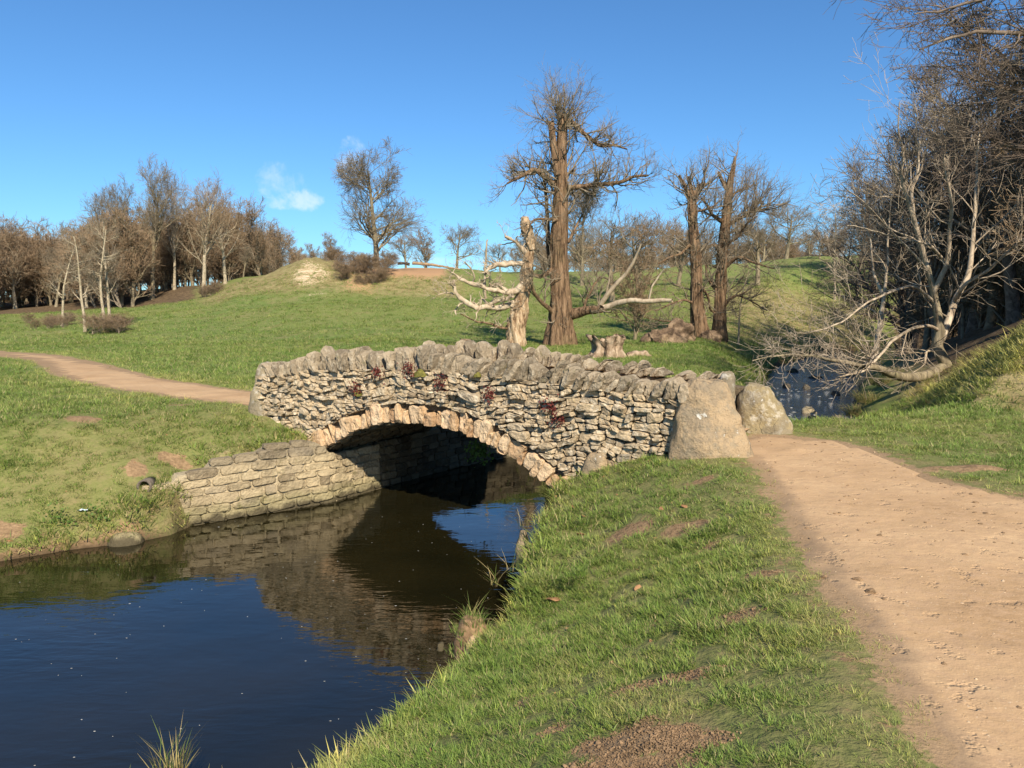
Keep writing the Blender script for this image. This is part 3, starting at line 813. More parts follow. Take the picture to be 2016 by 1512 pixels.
# abutment walls of bedded stone: polyline in plan, courses of separate stones
def bedded_wall(name, label, cat, plan, top, z0, mat, seed, group=None, stuff=False, batter=.05, parent=None, rowh=(.10, .15), lens=(.16, .42), mortar='mortar'):
    plan = np.array(plan, float); seg = np.hypot(*(plan[1:] - plan[:-1]).T); cum = np.concatenate([[0], np.cumsum(seg)]); T = cum[-1]
    o = np.array([*plan.mean(0), z0])
    root = parent or empty(name, o, label=label, cat=cat, group=group)
    if parent: o = bridge_o
    def loc(s_, wout):
        i = int(np.clip(np.searchsorted(cum, s_, 'right') - 1, 0, len(seg) - 1)); t = (s_ - cum[i]) / seg[i]
        p = plan[i] + (plan[i + 1] - plan[i]) * t; d = (plan[i + 1] - plan[i]) / seg[i]
        # smooth normals near corners
        nrm_ = np.array([d[1], -d[0]])
        if i + 1 < len(seg) and t > .5:
            d2 = (plan[i + 2] - plan[i + 1]) / seg[i + 1]; n2_ = np.array([d2[1], -d2[0]]); k = (t - .5); nrm_ = nrm_ * (1 - k) + n2_ * k
        if i > 0 and t < .5:
            d2 = (plan[i] - plan[i - 1]) / seg[i - 1]; n2_ = np.array([d2[1], -d2[0]]); k = (.5 - t); nrm_ = nrm_ * (1 - k) + n2_ * k
        nrm_ /= np.linalg.norm(nrm_)
        return p + nrm_ * wout
    def mapf(s_, z, d):
        p = loc(s_, d + batter * (0 - z)); return (p[0], p[1], z)
    rng = random.Random(seed); z = z0; geos = []; k = 0
    tp = lambda s_: float(np.interp(s_, [t_[0] * T for t_ in top], [t_[1] for t_ in top]))
    while z < max(t_[1] for t_ in top):
        rh = rng.uniform(*rowh); s_ = -rng.random() * .12
        while s_ < T:
            l = rng.uniform(*lens); a, b = max(s_, 0), min(s_ + l, T)
            zt = z + rh
            wob = lambda q: .02 * math.sin(q * 2.1 + z * 3)
            lim = tp((a + b) / 2)
            if b - a > .05 and z + rh * .5 < lim:
                j = lambda v: rng.uniform(-v, v)
                zt = min(zt, lim + .03)
                q = np.array([(a + j(.008), z + wob(a) + j(.006)), (b + j(.008), z + wob(b) + j(.006)), (b + j(.012), zt + wob(b) + j(.006)), (a + j(.012), zt + wob(a) + j(.006))])
                g = stone(q, mapf, rng.uniform(.015, .04), .10, seed * 77 + k, gap=.008, nseg=16, rnd=.3, rough=.008, rings=((1., .2), (.95, .85), (.75, 1.)))
                if stuff: geos.append(g)
                else: part_stone('stone', g, mat, root, o)
                k += 1
            s_ += l
        z += rh
    if geos:
        V, a, b = join_geo(geos); link('abutment_stones', mesh_np('abutment_stones', V - o, [a, b], mat, False), root, kind='stuff')
    # mortar bed behind the faces
    n = 40; V = []
    for i in range(n + 1):
        s_ = T * i / n; zt = tp(s_) - .03
        for (dd, zz) in ((-.02, z0 - .1), (-.004, zt), (-.22, zt), (-.22, z0 - .1)):
            p = loc(s_, dd + batter * (0 - zz) * (1 if dd > -.1 else 0)); V.append((p[0], p[1], zz))
    F = []
    for i in range(n):
        for q in range(4): F.append((i * 4 + q, i * 4 + (q + 1) % 4, i * 4 + 4 + (q + 1) % 4, i * 4 + 4 + q))
    F += [(0, 1, 2, 3), (n * 4 + 3, n * 4 + 2, n * 4 + 1, n * 4)]
    V = np.array(V)
    link('mortar_bed', mesh_np('mortar_bed', V - o, np.array(F), M[mortar], False), root)
    return root

bedded_wall('retaining_wall', 'low bedded stone wing wall running from the left bank into the arch', 'wall',
            [(-5.02, 10.12), (-4.1, 10.78), (-3.4, 11.32), (-2.93, 11.72), tuple(bw(1.56, .45)), tuple(bw(1.56, 1.15))],
            [(0, -.76), (.1, -.74), (.11, -.66), (.24, -.64), (.25, -.54), (.42, -.52), (.43, -.42), (.66, -.40), (.73, -.66), (1, -.66)], -1.5, M['ashlar'], 41, lens=(.18, .46), rowh=(.10, .155))
bedded_wall('inner_wall', None, None, [tuple(bw(1.56, 1.152)), tuple(bw(1.56, 2.6)), tuple(bw(1.7, 4.2)), (2.2, 16.9)], [(0, -.62), (.3, -.62), (.4, -.5), (.6, -.55), (1, -1.0)], -1.5, M['soffit'], 43, stuff=True, parent=bridge, mortar='gap')  # inner run of the wall, in stone with the arch's shade painted in
bedded_wall('abutment', None, None, [tuple(bw(5.70, 2.55)), tuple(bw(5.70, .1))], [(0, -.55), (1, -.55)], -1.5, M['ashlar'], 42, stuff=True, parent=bridge)

def boulder(name, c, wx, wy, h, seed, mat, top=.55, rot=0., lean=(0, 0), nz=.07, sharp=2.6, sink=.15, res=(30, 18), **kw):
    """a rounded block standing on the ground: c = centre of its foot"""
    nth, nh = res; V = []
    th = np.linspace(0, 2 * math.pi, nth, endpoint=False)
    for j in range(nh):
        f = j / (nh - 1)
        # profile goes up the side and over the top
        a = f * math.pi / 2
        zz = math.sin(a) ** (1 / 1.25) ; rr = math.cos(a) ** (1 / sharp) if f < 1 else 0.
        wid = 1 - (1 - top) * zz ** 1.5
        for t in th:
            ct_, st = math.cos(t), math.sin(t)
            k = (abs(ct_) ** 2.4 + abs(st) ** 2.4) ** (-1 / 2.4)
            V.append((rr * wid * k * ct_ * wx / 2, rr * wid * k * st * wy / 2, zz * (h + sink) - sink))
    V = np.array(V)
    sc = 2.2 / max(wx, h)
    off = seed * 13.7
    dsp = fbm(V * sc + off, 4, seed) * nz * 2 + fbm(V * sc * 4 + off, 3, seed + 3) * nz * .5
    ctr = np.array([0, 0, h * .35]); d = V - ctr; d /= np.linalg.norm(d, axis=1)[:, None]
    V = V + d * (dsp * max(wx, h))[:, None]
    V[:, 0] += lean[0] * V[:, 2]; V[:, 1] += lean[1] * V[:, 2]
    cr, sr = math.cos(rot), math.sin(rot); V = V @ np.array([[cr, sr, 0], [-sr, cr, 0], [0, 0, 1]])
    i = np.arange(nth * nh).reshape(nh, nth)
    F = np.stack([i[:-1], np.roll(i[:-1], -1, 1), np.roll(i[1:], -1, 1), i[1:]], -1).reshape(-1, 4)
    parent = kw.pop('parent', None)
    o = link(name, mesh_np(name, V, F, mat), parent, **kw); o.location = tuple(float(v) for v in c)
    return o

p = bw(7.62, .12)
boulder('boulder', (p[0] + .02, p[1] - .02, -.02), .92, .62, .83, 4, M['boulder'], .76, R(-16), (-.06, 0.05), .06, 2.2, res=(64, 36), sink=.3, label='tallest tan boulder at the right end of the near parapet, beside the path', cat='boulder')
p = bw(7.72, 2.1)
boulder('boulder', (p[0], p[1], -.04), .80, .55, .66, 7, M['boulder2'], .62, R(-20), (-.18, .02), .075, 2.3, res=(56, 30), sink=.3, label='smaller boulder with white lichen behind the path, by the stream', cat='boulder')
p = bw(-.03, .12)
boulder('boulder', (p[0], p[1], -.05), .40, .5, .80, 9, M['greyrock'], .74, R(-32), (0.06, 0.02), .06, 2.8, res=(40, 24), sink=.3, label='upright grey and white boulder at the far left end of the parapet', cat='boulder')
p = bw(6.30, -.06)
boulder('boulder', (p[0], p[1], -.45), .36, .28, .34, 12, M['boulder'], .8, R(-33), (0, 0), .04, 2.4, res=(30, 18), label='rounded tan stone at the foot of the parapet above the grass', cat='stone')
p = bw(7.1, 2.0)
boulder('boulder', (p[0] + .12, p[1] - .02, .12), .26, .3, .62, 14, M['greyrock'], .85, R(-33), (0, 0), .03, 4, res=(28, 18), label='small white-topped block standing between the two right-hand boulders', cat='stone')

# moss and small red plants on the parapet
def leaf_cluster(name, c, n, r, leaf, mat, seed, drop=0., **kw):
    rng = random.Random(seed); V = []; F = []
    for k in range(n):
        a = Vector((rng.gauss(0, r), rng.gauss(0, r * .4), rng.gauss(0, r) - drop * rng.random()))
        q = Vector((rng.gauss(0, 1), rng.gauss(-1, .6), rng.gauss(.4, .7))).normalized()
        s_ = q.orthogonal().normalized(); s_ = Matrix.Rotation(rng.random() * 6.3, 3, q) @ s_; t_ = q.cross(s_)
        L = leaf * rng.uniform(.6, 1.3); b = len(V)
        for (x, y) in ((0, 0), (.45, .35), (0, 1), (-.45, .35)): V.append(tuple(a + s_ * x * L + t_ * y * L + q * (.12 * L if x else 0)))
        F.append((b, b + 1, b + 2, b + 3))
    o = link(name, mesh_np(name, np.array(V), np.array(F), mat), **kw); o.location = tuple(c)
    return o
reds = [(700, 762, 'red-leaved tuft lowest down on the left part of the parapet'), (742, 733, 'red-leaved tuft just under the coping at the left'), (805, 722, 'small crimson plant under the tallest leaning coping stone'),
        (868, 745, 'crimson plant hanging from the middle of the parapet'), (962, 765, 'long trailing red plant right of the crown of the arch'), (1080, 795, 'crimson tuft in a gap of the right parapet face'), (1098, 820, 'last dark red tuft low on the right parapet face')]
for k, (px, py, lb) in enumerate(reds):
    d = px_dir(px, py); Mx = np.array([[d[0], -BU[0]], [d[1], -BU[1]]]); tt, u = np.linalg.solve(Mx, BA - BW * .085)
    c = d * tt + [0, 0, CAM_H]
    o = leaf_cluster('red_plant', c, 130, .055 if k != 4 else .045, .026, M['redleaf'], 60 + k, drop=.16 if k in (3, 4) else .04, label=lb, cat='plant', group='red-leaved plants on the parapet')
    o.rotation_euler.z = -R(33)
def moss_pad(px, py, s_, seed, lb):
    d = px_dir(px, py); Mx = np.array([[d[0], -BU[0]], [d[1], -BU[1]]]); tt, u = np.linalg.solve(Mx, BA - BW * .05)
    c = d * tt + [0, 0, CAM_H]
    boulder('moss_cushion', c, s_, .10, s_ * .35, seed, M['moss'], .6, R(-33), (0, 0), .09, 2.2, sink=.03, res=(22, 10), label=lb, cat='moss', group='moss cushions on the bridge')
moss_pad(704, 775, .13, 5, 'yellow-green moss cushion beside the lowest red plant'); moss_pad(828, 738, .22, 6, 'wide olive moss cushion under the coping at mid bridge'); moss_pad(940, 738, .10, 7, 'small moss cushion under the coping right of mid bridge')

# ---------------------------------------------------------------- rocks, banks, oddments
def gz(x, y): return float(height(np.array([x]), np.array([y]))[0])
def hit(px, py, lo=-1.42, hi=2.):
    return min([atz(px, py, z) for z in np.linspace(lo, hi, 240)], key=lambda q: abs(gz(q[0], q[1]) - q[2]))
def rock_px(px, py, z, wx, wy, h, seed, mat, lb, name='rock', cat='rock', group=None, **kw):
    c = atz(px, py, z) if z is not None else hit(px, py); z = c[2] - (.03 if z is None else 0); kw.setdefault('res', (22, 12))
    return boulder(name, (c[0], c[1], z), wx, wy, h, seed, mat, kw.pop('top', .7), kw.pop('rot', seed * 1.7), (0, 0), kw.pop('nz', .08), 2.4, sink=.12, label=lb, cat=cat, group=group, **kw)
rock_px(868, 1280, -1.41, .13, .10, .07, 21, M['ashlar'], 'small pale stone poking out of the water beside the grassy tussock')
rock_px(938, 1283, -1.30, .22, .14, .14, 22, M['voussoir'], 'angular orange-tan stone at the foot of the tussock')
rock_px(1030, 1100, -1.2, .18, .16, .34, 23, M['ashlar'], 'pale upright stone in the edge of the near grass bank', top=.8)
rock_px(1096, 1002, -.75, .14, .12, .12, 24, M['greyrock'], 'small grey stone among grass above the right water edge')
rock_px(300, 1056, -1.42, .34, .22, .16, 25, M['ashlar'], 'flat stone at the waterline left of the wing wall')
rock_px(248, 1054, None, .46, .34, .07, 26, M['ashlar'], 'large slab resting on the left bank above the water', top=.9, nz=.05)
rock_px(258, 1074, -1.42, .09, .09, .07, 27, M['greyrock'], 'tiny stone standing in shallow water by the slab')
rock_px(405, 1027, -1.44, .22, .12, .07, 28, M['voussoir'], 'small orange stone at the foot of the wing wall')
rock_px(472, 1018, -1.44, .14, .1, .1, 29, M['ashlar'], 'short block fallen at the middle of the wing wall foot')
rock_px(655, 992, -1.44, .26, .14, .06, 30, M['greyrock'], 'pale flat stone on the wing wall foot near the arch')
for k, (px, py, sx, h, lb) in enumerate([(1592, 816, .5, .16, 'flat pale-topped rock in the middle of the upstream rapids'), (1548, 765, .42, .10, 'low rock in the stream near its left bank'), (1588, 768, .5, .12, 'dark low rock upstream in mid stream'),
        (1600, 838, .9, .14, 'wide dark rock just above the bridge'), (1650, 835, .55, .18, 'dark rock at the right of the rapids'), (1570, 846, .5, .12, 'leftmost dark rock just behind the grey boulder'), (1655, 850, .5, .1, 'flat wet rock by the right bank'),
        (1645, 780, .4, .09, 'small dark rock in the upstream shallows'), (1605, 747, .9, .1, 'long flat rock far up the stream'), (1560, 735, .7, .12, 'dark rock under the hanging twigs'), (1670, 742, .6, .1, 'farthest low rock below the leaning limb')]):
    rock_px(px, py, -1.45, sx, sx * .6, h + .09, 100 + k, M['greyrock'] if k == 0 else M['wetrock'], lb, group='rocks in the upstream rapids', rot=.3 * k)
# drain pipe and litter on the left bank
c = min([atz(286, 962, z) for z in np.linspace(-1.4, 0, 140)], key=lambda q: abs(gz(q[0], q[1]) - q[2])); c[1] -= .04; c[2] = gz(c[0], c[1]) + .055
def pipe(c):
    root = empty('drain_pipe', c, label='half-buried dark drain pipe mouth at the top left end of the wing wall', cat='pipe')
    n = 24; V = []; F = []
    for r, dp in ((.095, 0), (.072, 0), (.072, .3), (.095, .3)):
        for k in range(n):
            a = k / n * 2 * math.pi; V.append((r * math.cos(a), dp, r * math.sin(a)))
    for q in range(4):
        for k in range(n): F.append((q * n + k, q * n + (k + 1) % n, ((q + 1) % 4) * n + (k + 1) % n, ((q + 1) % 4) * n + k))
    o = link('pipe_wall', mesh_np('pipe_wall', np.array(V), np.array(F), M['clay']), root); root.rotation_euler = (R(-3), 0, R(8))
pipe(c)
def scrap(c):
    n = 7; g = np.linspace(-.5, .5, n); X, Y = np.meshgrid(g, g); V = np.stack([X * .11, Y * .08, np.zeros_like(X)], -1).reshape(-1, 3)
    V[:, 2] = np.abs(fbm(V * 30, 3, 4)) * .045
    i = np.arange(n * n).reshape(n, n); F = np.stack([i[:-1, :-1], i[:-1, 1:], i[1:, 1:], i[1:, :-1]], -1).reshape(-1, 4)
    V = np.concatenate([V, V - [0, 0, .002]]); F = np.concatenate([F, F[:, ::-1] + n * n])
    o = link('litter_scrap', mesh_np('litter_scrap', V, F, M['litter'], False), label='crumpled scrap of pale blue litter on the left bank', cat='litter'); o.location = tuple(c)
c = atz(163, 1008, -1.0)
cc = [atz(163, 1008, z) for z in np.linspace(-1.4, 0, 60)]; c = min(cc, key=lambda q: abs(gz(q[0], q[1]) - q[2])); scrap((c[0], c[1], gz(c[0], c[1]) + .03))

# foam flecks
def foam():
    rng = random.Random(8); V = []; F = []; n = 0
    while n < 150:
        x, y = rng.uniform(-5.5, .5), rng.uniform(3.8, 11)
        if poly_sd(RIVER, np.array([x]), np.array([y]))[0] > -.25: continue
        if fbm(np.array([[x * .8, y * .8, 0.]]), 2, 3)[0] < rng.uniform(-.6, .25): continue
        r = rng.choice([.0025, .003, .004, .006]) * rng.uniform(.7, 1.2); b = len(V)
        el = rng.uniform(1.2, 2.2)
        for k in range(7):
            a = k / 7 * 6.283; V.append((x + r * el * math.cos(a), y + r * math.sin(a), WATER_Z + .0015))
        V.append((x, y, WATER_Z + .004))
        for k in range(7): F.append((b + k, b + (k + 1) % 7, b + 7))
        n += 1
    n = 0
    while n < 100:
        y = rng.uniform(17.5, 38); x = rng.uniform(5, 20)
        if poly_sd(RIVER, np.array([x]), np.array([y]))[0] > -.2 or fbm(np.array([[x * 1.1, y * .7, 3.]]), 2, 3)[0] < .0: continue
        r = rng.uniform(.012, .035); b = len(V); el = rng.uniform(1.5, 4)
        for k in range(7):
            a = k / 7 * 6.283; V.append((x + r * el * math.cos(a), y + r * math.sin(a), WATER_Z + .012))
        V.append((x, y, WATER_Z + .03))
        for k in range(7): F.append((b + k, b + (k + 1) % 7, b + 7))
        n += 1
    link('foam_flecks', mesh_np('foam_flecks', np.array(V), np.array(F), M['foam']), kind='stuff', label='tiny white foam flecks drifting on the dark water', cat='foam')
foam()

# ---------------------------------------------------------------- branches
rngN = np.random.default_rng(12)
def nrmz(v): return v / (np.linalg.norm(v, axis=-1, keepdims=True) + 1e-9)

def grow(start, d, length, rad, nseg, wander=.25, up=.1, tip=.25, rng=rngN):
    n = len(start); P = np.zeros((n, nseg + 1, 3)); P[:, 0] = start; d = nrmz(d)
    for k in range(nseg):
        d = nrmz(d + rng.normal(0, wander, (n, 3)) + np.array([0, 0, up]))
        P[:, k + 1] = P[:, k] + d * (length / nseg)[:, None]
    R_ = rad[:, None] * np.linspace(1, tip, nseg + 1)[None]
    return P, R_

def kids(P, R_, per, t0=.25, t1=1., ang=(35, 70), lr=(.35, .6), length=None, rr=.55, rng=rngN, shape=1., fan=None):
    """child starts along parents"""
    n, m, _ = P.shape
    cnt = rng.poisson(per, n) if np.isscalar(per) else rng.poisson(per)
    idx = np.repeat(np.arange(n), cnt); k = len(idx)
    t = rng.uniform(t0, t1, k); s_ = t * (m - 1); i = np.minimum(s_.astype(int), m - 2); f = s_ - i
    p = P[idx, i] * (1 - f)[:, None] + P[idx, i + 1] * f[:, None]
    tan = nrmz(P[idx, i + 1] - P[idx, i]); r = R_[idx, i] * (1 - f) + R_[idx, i + 1] * f
    side = nrmz(np.cross(tan, rng.normal(0, 1, (k, 3))))
    a = np.radians(rng.uniform(ang[0], ang[1], k))[:, None]
    d = tan * np.cos(a) + side * np.sin(a)
    if fan is not None: d = nrmz(d + np.array(fan))
    plen = np.linalg.norm(P[:, -1] - P[:, 0], axis=1)[idx] if length is None else np.full(k, length)
    L = plen * rng.uniform(lr[0], lr[1], k) * (1 - .55 * shape * (t - t0) / max(t1 - t0, .01))
    return p, d, L, np.maximum(r * rr * rng.uniform(.7, 1.1, k), 1e-4)

def tubes(batches, origin=(0, 0, 0), minr=0.):
    """batches: list of (P, R, sides) -> V, [F]"""
    Vs = []; Fs = []; off = 0
    for P, R_, sides in batches:
        if len(P) == 0: continue
        n, m, _ = P.shape; R_ = np.maximum(R_, minr)
        T = np.zeros_like(P); T[:, 1:-1] = P[:, 2:] - P[:, :-2]; T[:, 0] = P[:, 1] - P[:, 0]; T[:, -1] = P[:, -1] - P[:, -2]; T = nrmz(T)
        mean = nrmz(P[:, -1] - P[:, 0]); ref = np.where(np.abs(mean[:, 2:3]) > .8, np.array([[1., 0, 0]]), np.array([[0, 0, 1.]]))
        A = nrmz(np.cross(T, np.broadcast_to(ref[:, None], T.shape))); B = np.cross(T, A)
        th = np.arange(sides) / sides * 2 * math.pi
        V = P[:, :, None] + (A[:, :, None] * np.cos(th)[None, None, :, None] + B[:, :, None] * np.sin(th)[None, None, :, None]) * R_[:, :, None, None]
        Vs.append(V.reshape(-1, 3) - np.array(origin))
        i = np.arange(n * m * sides).reshape(n, m, sides) + off
        F = np.stack([i[:, :-1], np.roll(i[:, :-1], -1, 2), np.roll(i[:, 1:], -1, 2), i[:, 1:]], -1).reshape(-1, 4)
        Fs.append(F); off += n * m * sides
    return np.concatenate(Vs), np.concatenate(Fs)

def resample(pts, m):
    pts = np.array(pts, float); L = np.linalg.norm(pts[1:] - pts[:-1], axis=1); c = np.concatenate([[0], np.cumsum(L)])
    # Catmull-like smoothing through dense interpolation
    t = np.linspace(0, c[-1], m); out = np.stack([np.interp(t, c, pts[:, k]) for k in range(pts.shape[1])], -1)
    for _ in range(2): out[1:-1] = out[1:-1] * .5 + (out[:-2] + out[2:]) * .25
    return out

def big_trunk(pts, origin, mat, name, parent, sides=28, rings=46, ridge=.10, flare=.35, twist=1.5, seed=1, top_jag=.0, foot=.25):
    """pts: (x,y,z,r); furrowed, flared, irregular trunk"""
    q = resample(pts, rings); P = q[:, :3]; Rr = q[:, 3] * .88
    th = np.arange(sides) / sides * 2 * math.pi; V = []
    for k in range(rings):
        f = k / (rings - 1)
        T = P[min(k + 1, rings - 1)] - P[max(k - 1, 0)]; T /= np.linalg.norm(T)
        A = np.cross(T, [0, 1, 0]); A /= np.linalg.norm(A); B = np.cross(T, A)
        ph = th + twist * f
        rad = 1 + ridge * (.5 * np.sin(5 * ph + seed) + .35 * np.sin(9 * ph + seed * 2.1) + .45 * np.sin(13 * ph + 4 * f))
        rad = rad + .13 * (flare > 0) * fbm(np.stack([np.cos(th) * .9, np.sin(th) * .9, np.full(sides, f * 6.)], -1) + seed * 5, 2, seed + 2)
        rad = rad + .8 * ridge * fbm(np.stack([np.cos(th) * 2.6, np.sin(th) * 2.6, np.full(sides, f * 14.)], -1) + seed * 9, 4, seed) * 1.5
        fl = math.exp(-f / .05 * .5); rad = rad * (1 + flare * fl * (1 + .5 * np.sin(4 * th + seed)))
        ring = P[k] + (A[None] * np.cos(th)[:, None] + B[None] * np.sin(th)[:, None]) * (Rr[k] * rad)[:, None]
        if k == 0: ring[:, 2] -= foot
        if k == rings - 1 and top_jag: ring += T * (np.abs(fbm(np.stack([np.cos(th) * 2, np.sin(th) * 2, th * 0], -1) + seed, 3, seed)) * top_jag)[:, None]
        V.append(ring)
    V.append(P[-1:] - np.array([[0, 0, .05 if top_jag else -.02]])); V = np.concatenate(V)
    i = np.arange(rings * sides).reshape(rings, sides)
    F = np.stack([i[:-1], np.roll(i[:-1], -1, 1), np.roll(i[1:], -1, 1), i[1:]], -1).reshape(-1, 4)
    F3 = np.stack([i[-1], np.roll(i[-1], -1), np.full(sides, rings * sides)], -1)
    return link(name, mesh_np(name, V - np.array(origin), [F, F3], mat), parent)

def limb_px(pts, Y, rads, dY=0.):
    """limb through photo pixels, drifting dY metres away from the camera towards its tip"""
    n = len(pts); out = []
    for k, (px, py) in enumerate(pts):
        y = Y + dY * k / max(n - 1, 1)
        p = at(px, py, y); r = np.interp(k / max(n - 1, 1), np.linspace(0, 1, len(rads)), rads) * y / FOC
        out.append((*p, r))
    return np.array(out)

def limb_obj(q, m, origin, mat, name, parent, sides=9, rough=.10, seed=0):
    r = resample(q, m); P = r[None, :, :3].copy(); Rr = r[None, :, 3].copy()
    P[0] += np.stack([fbm(P[0] * 2.1 + k * 7 + seed, 2, seed) for k in range(3)], -1) * .06 * np.linspace(0, 1, m)[:, None]
    V, F = tubes([(P, Rr, sides)], origin)
    V = V + np.stack([fbm(V * 5 + k * 9, 2, seed) for k in range(3)], -1) * (Rr.mean() * rough * 2)
    return link(name, mesh_np(name, V, F, mat), parent)

def to_batch(qs, m=10):
    P = np.stack([resample(q, m) for q in qs]); return P[:, :, :3], P[:, :, 3]

def twigs_from(P, R_, per1, L1, mat, origin, parent, rng, up=.12, per2=6, per3=4, minr=.006, wand=.22, name='twigs', t0=.1, ang=(30, 75), fan=None, L2=.62, L3=.62, maxr1=.05, r3=.0025):
    a = kids(P, np.minimum(R_, maxr1 * 2), per1, t0, 1., ang, (.5, 1.), L1, .5, rng, .4, fan)
    P1, R1 = grow(*a, 7, wand, up, .3, rng)
    b = kids(P1, R1, per2, .12, 1., (25, 60), (.3, L2 + .2), None, .6, rng, .6)
    P2, R2 = grow(*b, 4, wand, up, .4, rng)
    c = kids(P2, R2, per3, .1, 1., (25, 60), (.3, L3 + .2), None, .7, rng, .5)
    P3, R3 = grow(*c, 2, wand, up, .5, rng)
    V, F = tubes([(P1, R1, 4), (P2, R2, 3), (P3, np.maximum(R3, r3), 3)], origin, minr)
    return link(name, mesh_np(name, V, F, mat), parent, kind='stuff')

rt = np.random.default_rng(99)
# --- the tall central chestnut
o = at(1102, 680, 33.6); o[2] = gz(o[0], o[1])
ch = empty('chestnut_tree', o, label='tallest half-dead sweet chestnut with thick furrowed trunk and broken top, centre of the meadow', cat='tree')
Y = 33.6
big_trunk(limb_px([(1102, 684), (1103, 640), (1104, 598), (1101, 540), (1100, 481), (1103, 430), (1104, 383), (1105, 305), (1108, 226)], Y, [31, 26, 23.5, 20, 18.5, 16, 14.5, 12, 9]), o, M['chestnut'], 'trunk', ch, sides=36, rings=70, seed=3, top_jag=.5, ridge=.12, flare=.22)
big_trunk(limb_px([(1098, 345), (1094, 317), (1088, 275), (1085, 245)], Y - .2, [8, 8, 7.5, 7]), o, M['chestnut'], 'broken_leader', ch, sides=18, rings=16, seed=5, top_jag=.3, flare=0, foot=0)
CL = [
    ('limb', [(1112, 232), (1128, 241), (1141, 256), (1164, 274), (1180, 288), (1200, 287), (1211, 284), (1235, 294)], [5, 4, 3, 1.6], 1.5),
    ('limb', [(1112, 372), (1137, 368), (1156, 366), (1175, 364), (1195, 362), (1215, 360), (1234, 357), (1250, 345), (1275, 344)], [5.5, 4.5, 3.5, 2], -1.5),
    ('limb', [(1094, 366), (1080, 352), (1067, 344), (1052, 332), (1040, 340), (1028, 346), (997, 362)], [6, 5, 4, 2], -1),
    ('limb', [(1088, 545), (1080, 500), (1078, 442), (1075, 383), (1070, 345)], [5, 4.5, 3.5, 2], 1.5),
    ('low_limb', [(1122, 620), (1140, 615), (1153, 612), (1170, 610), (1184, 608)], [12, 9, 8], -1),
    ('dead_branch', [(1183, 608), (1205, 602), (1223, 594), (1245, 592), (1270, 593), (1300, 592), (1324, 591)], [7, 6, 5, 3.5], -2.),
    ('dead_branch', [(1180, 603), (1190, 588), (1203, 571), (1219, 553), (1235, 536), (1246, 518), (1254, 501), (1262, 480)], [5, 4.5, 3.4, 1.6], -1.5),
    ('limb', [(1098, 628), (1090, 618), (1080, 606), (1068, 596), (1056, 584), (1049, 568), (1046, 551)], [5, 4, 2.5], -1.5),
    ('limb', [(1116, 434), (1090, 432), (1066, 431), (1050, 433), (1042, 445)], [3, 2.5, 1.2], -1.5),
    ('limb', [(1096, 527), (1080, 536), (1065, 545), (1052, 542), (1045, 535)], [6, 4, 2], -1),
    ('limb', [(1118, 478), (1128, 460), (1138, 440), (1146, 420)], [3.5, 2.5, 1.5], .5),
    ('limb', [(1112, 345), (1123, 340), (1134, 333)], [2.5, 1.5], .5),
    ('dead_branch', [(1193, 588), (1196, 565), (1200, 545), (1203, 528)], [2.2, 1.2], -.5),
    ('dead_branch', [(1278, 588), (1283, 565), (1300, 540), (1308, 530)], [2.2, 1.2], -.5),
    ('limb', [(1150, 612), (1152, 595), (1160, 580), (1170, 560), (1182, 545)], [3.5, 2.5, 1.3], 0)]
qs = []
for k, (nm, pts, rads, dY) in enumerate(CL):
    q = limb_px(pts, Y, rads, dY)
    limb_obj(q, 26, o, M['palewood'] if nm == 'dead_branch' else M['chestnut'], nm, ch, seed=k)
    if nm != 'dead_branch': qs.append(q)
P, Rr = to_batch(qs, 12)
per = np.array([26, 34, 26, 18, 3, 8, 10, 8, 8, 5, 14][:len(qs)])
twigs_from(P, Rr, per, 1.9, M['twig'], o, ch, rt, up=.10, per2=6.5, per3=4, minr=.0034)
tr = to_batch([limb_px([(1104, 500), (1104, 383), (1105, 305), (1108, 226)], Y, [17, 14, 12, 9])], 10)
twigs_from(tr[0], tr[1], 36, 2.6, M['twig'], o, ch, rt, up=.12, per2=6.5, per3=4, minr=.0034, t0=.25, name='epicormic_twigs', maxr1=.05)
tr = to_batch([limb_px([(1106, 262), (1108, 226)], Y, [9, 8])], 6)
twigs_from(tr[0], tr[1], 24, 2.5, M['twig'], o, ch, rt, up=.04, per2=7, per3=4, minr=.0034, t0=.0, name='top_twigs', ang=(10, 110), maxr1=.028, fan=(0, 0, .15), wand=.15)
tr = to_batch([limb_px([(1104, 660), (1104, 520)], Y, [22, 20])], 6)
twigs_from(tr[0], tr[1], 26, .9, M['twig'], o, ch, rt, up=.1, per2=5, per3=4, minr=.0045, t0=.1, name='basal_twigs', ang=(50, 95), maxr1=.02)

